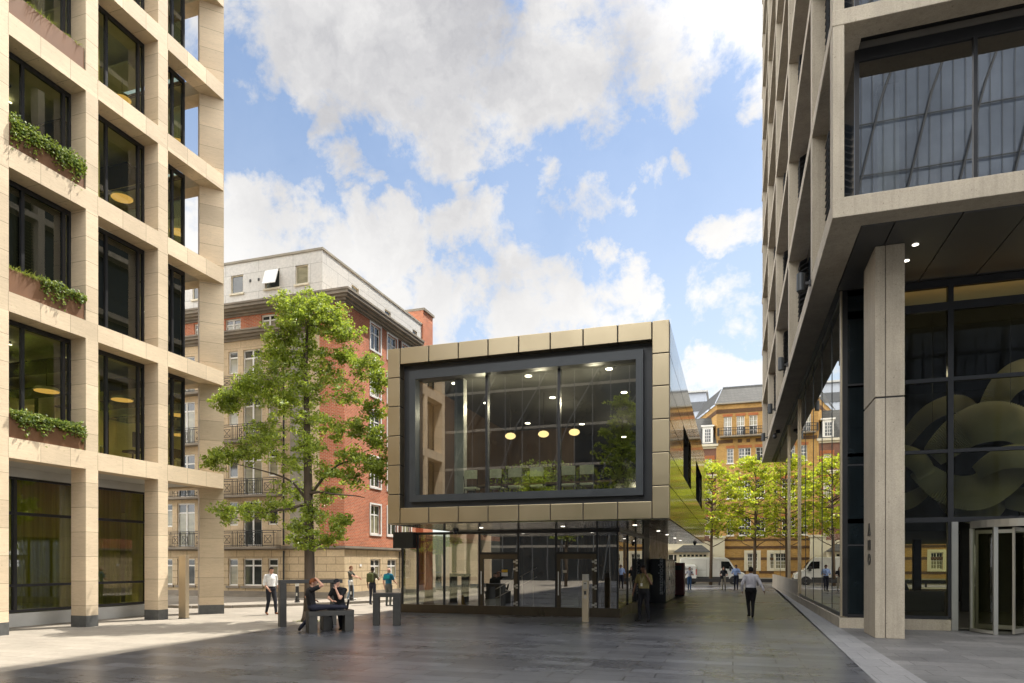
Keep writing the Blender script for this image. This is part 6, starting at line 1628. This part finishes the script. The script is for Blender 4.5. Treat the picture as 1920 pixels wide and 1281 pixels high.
# walking man, back to us, in the passage
r,J,hp,B = person('person in pale long sleeved shirt and black trousers walking away down the passage',(.60,25.25,0),math.radians(8),1.78,'brown',(.015,.012,.01),'short',(.56,.54,.57),(.012,.012,.013),(.012,.012,.012),'long',
  dict(lel=(-.30,-.05,1.14),lwr=(-.28,.02,.93),rel=(.30,-.10,1.16),rwr=(.40,-.12,.95),lkn=(-.07,.10,.50),lan=(-.045,.06,.10),lto=(-.06,.22,.05),rkn=(.07,.02,.49),ran=(.035,-.14,.10),rto=(.05,.02,.03),look=(0,1,-.12)),1.22,.009,belly=.12)
b=MB(); b.tube([(.155*math.cos(a)*1.12,.115*math.sin(a)-.0,1.03) for a in [k*2*PI/20 for k in range(21)]],[.017]*21,6); extra(r,'belt',b,clm_((.012,.011,.01)))
# security man on the phone in the shade
r,J,hp,B = person('person in olive shirt and lanyard holding a phone to the ear, by the lockers',(-2.74,22.35,0),math.radians(160),1.84,'brown',(.02,.015,.012),'short',(.22,.185,.075),(.014,.014,.017),(.014,.013,.012),'short',
  dict(lel=(-.30,.10,1.18),lwr=(-.12,.13,1.50),lhand=(.25,-.05,.9),lpalm=(.8,-.4,-.2),rel=(.30,-.03,1.15),rwr=(.33,.06,.92),lan=(-.16,-.02,.09),ran=(.16,-.02,.09),lkn=(-.13,.02,.5),rkn=(.13,.02,.5),lto=(-.20,.13,.035),rto=(.20,.13,.035),look=(-.15,1,0)),1.16,.009,belly=.08)
b=MB(); b.tube([(-.07,.06,1.50*B),(-.05,.135,1.36*B),(0,.165,1.2*B),(.05,.135,1.36*B),(.07,.06,1.50*B)],[.006]*5,5); extra(r,'lanyard',b,clm_((.4,.38,.3)))
b=MB(); b.box(-.035,.165,1.10*B,.035,.172,1.19*B); extra(r,'pass_card',b,M['white_paint'])
b=MB(); b.box(-.115,.07,1.55*B,-.10,.14,1.69*B); extra(r,'phone',b,M['plastic_black'])
# seated man with his leg along the bench, hand on his head; local frame faces along the bench
th1 = math.atan2(-U1.x,U1.y)
base = Vector((-10.88,15.83,0))+U1*.16+N1*.20
r,J,hp,B = person('person in black sitting on the front bench, one leg stretched along it, hand on head',tuple(base),th1,1.75,'light',(.17,.055,.02),'short',(.018,.017,.018),(.022,.023,.035),(.015,.014,.014),'short',
  dict(pel=(0,-.02,.70),wst=(0,-.06,.85),chs=(0,-.08,1.05),nck=(0,-.05,1.21),hed=(.01,.0,1.36),lsh=(-.18,-.08,1.16),rsh=(.18,-.07,1.17),
       rel=(.38,.16,1.30),rwr=(.15,.06,1.47),rhand=(-.9,-.1,.25),rpalm=(-.2,0,-1),lel=(-.32,-.12,.96),lwr=(-.36,.10,.88),lhand=(-.3,.8,-.3),lpalm=(.2,0,-1),
       rhp=(.085,.02,.69),lhp=(-.085,.0,.69),rkn=(.10,.46,.70),ran=(.08,.88,.67),rto=(.12,.94,.86),lkn=(-.36,.14,.60),lan=(-.40,-.26,.11),lto=(-.55,-.26,.04),look=(.25,1,-.15)),1.06,.009)
# man in cap, sitting on the bench behind, chin in hand, facing the square
base2 = Vector((-11.02,16.55,0))+U1*.62+N1*.22
hd2 = math.atan2(-.15,-.99)   # towards the viewer, a little to the right
r,J,hp,B = person('person in black t-shirt and dark cap sitting on the rear bench, chin in hand',tuple(base2),PI+math.radians(8),1.75,'light',(.016,.016,.018),'cap',(.012,.012,.013),(.02,.021,.03),(.014,.013,.013),'short',
  dict(pel=(0,-.02,.68),wst=(0,.02,.83),chs=(0,.06,1.03),nck=(0,.10,1.19),hed=(.02,.17,1.33),lsh=(-.18,.06,1.13),rsh=(.18,.06,1.13),
       lel=(-.17,.36,.90),lwr=(-.02,.30,1.16),lhand=(.15,-.1,.9),lpalm=(.6,-.8,0),rel=(.27,.16,.90),rwr=(.05,.36,.82),rhand=(-.8,.4,.1),rpalm=(0,0,-1),
       lhp=(-.09,0,.67),rhp=(.09,0,.67),lkn=(-.17,.44,.60),rkn=(.14,.40,.60),lan=(-.19,.34,.10),ran=(.15,.22,.10),lto=(-.22,.50,.04),rto=(.18,.37,.04),look=(.1,1,-.28)),1.06,.009)
# three people on the corner pavement
GP='people on the sunlit corner pavement'
r,J,hp,B = person('person in a grey t-shirt and blue jeans reaching forward, beside the second bollard',(-17.55,28.95,.118),math.radians(-82),1.66,'light',(.16,.075,.035),'short',(.085,.08,.062),(.20,.26,.33),(.72,.70,.66),'short',
  dict(rel=(.22,.22,1.22),rwr=(.16,.48,1.14),rhand=(0,1,-.2),lel=(-.22,.20,1.20),lwr=(-.14,.44,1.10),lkn=(-.09,.08,.5),lan=(-.09,.08,.09),lto=(-.1,.25,.04),ran=(.10,-.12,.10),rto=(.11,.04,.035)),.95,.013,GP)
r,J,hp,B = person('person with an olive backpack seen from behind, above the stone high table',(-15.6,27.6,0),math.radians(0),1.73,'brown',(.02,.016,.014),'short',(.11,.105,.07),(.03,.033,.045),(.05,.05,.05),'short',
  dict(rel=(.26,.10,1.16),rwr=(.24,.34,1.30),rhand=(.1,.5,.7)),1.0,.013,GP)
b=MB(); b.box(-.15,-.30,1.04,.15,-.13,1.44); extra(r,'backpack',b,clm_((.085,.095,.035)),bevel=.05)
b=MB(); b.box(-.12,-.345,1.06,.12,-.302,1.25); extra(r,'backpack_pocket',b,clm_((.07,.08,.03)),bevel=.02)
b=MB()
for q in (-1,1): b.tube([(q*.11,-.14,1.42),(q*.12,-.03,1.475),(q*.125,.09,1.40),(q*.13,.06,1.22),(q*.13,-.12,1.08)],[.02]*5,6)
extra(r,'strap',b,clm_((.05,.05,.03)))
r,J,hp,B = person('bald person in a teal and blue top seen from behind, nearest the pavilion glass',(-14.35,26.8,0),math.radians(-8),1.70,'light',(.2,.2,.2),'none',(.018,.13,.21),(.11,.115,.105),(.04,.04,.04),'short',
  dict(rel=(.25,.08,1.14),rwr=(.20,.30,1.06)),1.08,.013,GP)
b=MB(); b.box(-.155,-.150,1.22,.155,-.128,1.36); extra(r,'shirt_panel',b,clm_((.01,.24,.27)),bevel=.03)
# three people coming up the passage
GQ='people walking in from the far street'
r,J,hp,B = person('person in white top and blue jeans looking at a phone, near the red cabinet',(-2.87,49.2,0),math.radians(-160),1.64,'tan',(.13,.06,.03),'short',(.55,.57,.62),(.05,.12,.24),(.03,.03,.03),'short',
  dict(lel=(-.26,.06,1.14),lwr=(-.08,.26,1.18),lhand=(.4,.6,.2),rel=(.30,-.08,1.14),rwr=(.40,-.12,.93),lkn=(-.05,.08,.5),lan=(-.03,.10,.1),lto=(-.04,.26,.06),ran=(.06,-.14,.12),rto=(.07,.02,.03)),.92,.014,GQ)
b=MB(); b.box(-.09,.30,1.18,-.02,.31,1.30); extra(r,'phone',b,M['plastic_black'])
r,J,hp,B = person('long haired person in black top and beige trousers with a dark shoulder bag',(-.60,49.9,0),math.radians(175),1.66,'light',(.10,.055,.03),'long',(.02,.02,.022),(.33,.29,.22),(.03,.03,.03),'short',
  dict(lel=(-.26,.02,1.13),lwr=(-.20,.20,1.12),rel=(.26,.02,1.13),rwr=(.20,.20,1.12),rkn=(.10,.08,.5),ran=(.10,.06,.1),rto=(.11,.22,.05),lan=(-.10,-.12,.1)),.95,.014,GQ)
b=MB(); b.box(.02,.15,.80,.22,.25,1.05); bg=extra(r,'shoulder_bag',b,clm_((.016,.016,.018)),bevel=.03)
b=MB(); b.tube([(-.13,.02,1.47),(-.06,.16,1.3),(.1,.19,1.05)],[.014]*3,5); extra(r,'bag_strap',b,clm_((.016,.016,.018)))
r,J,hp,B = person('person in light blue shirt with lanyard and navy trousers, beside the shoulder bag carrier',(.22,50.1,0),math.radians(172),1.80,'brown',(.03,.02,.018),'short',(.27,.36,.56),(.016,.018,.028),(.03,.018,.012),'rolled',
  dict(lel=(-.27,.0,1.14),lwr=(-.16,.22,1.13),rel=(.27,.0,1.14),rwr=(.18,.22,1.13),lkn=(-.1,.12,.5),lan=(-.10,.10,.12),lto=(-.12,.26,.06),ran=(.10,-.10,.09)),1.05,.014,GQ)
b=MB(); b.tube([(-.07,.05,1.52),(-.04,.13,1.38),(0,.155,1.24),(.04,.13,1.38),(.07,.05,1.52)],[.007]*5,5); extra(r,'lanyard',b,clm_((.02,.04,.15)))
# receptionist silhouetted behind the desk
r,J,hp,B = person('seated dark suited person silhouetted behind the lobby desk glass',(6.35,30.75,.06),math.radians(165),1.76,'tan',(.03,.02,.015),'short',(.03,.03,.035),(.02,.02,.025),(.02,.02,.02),'long',
  dict(pel=(0,-.02,.55),wst=(0,-.03,.70),chs=(0,-.03,.90),nck=(0,0,1.06),hed=(0,.04,1.21),lsh=(-.18,-.02,1.0),rsh=(.18,-.02,1.0),lel=(-.27,.08,.78),lwr=(-.15,.33,.80),rel=(.27,.08,.78),rwr=(.15,.33,.80),lhp=(-.09,0,.53),rhp=(.09,0,.53),lkn=(-.12,.42,.52),rkn=(.12,.42,.52),lan=(-.12,.40,.09),ran=(.12,.40,.09),lto=(-.13,.56,.035),rto=(.13,.56,.035)),1.1,.014)
t = thing('desk_chair','dark swivel chair under the seated person in the lobby','chair',(6.35,30.75,.05))
b=MB(); b.cyl((6.35,30.80),.23,.42,.47,16); b.build('seat',M['int_dark'],t)
b=MB(); b.cyl((6.35,30.80),.03,.08,.42,8); b.cyl((6.35,30.80),.25,.05,.08,12); b.build('pedestal',M['iron'],t)
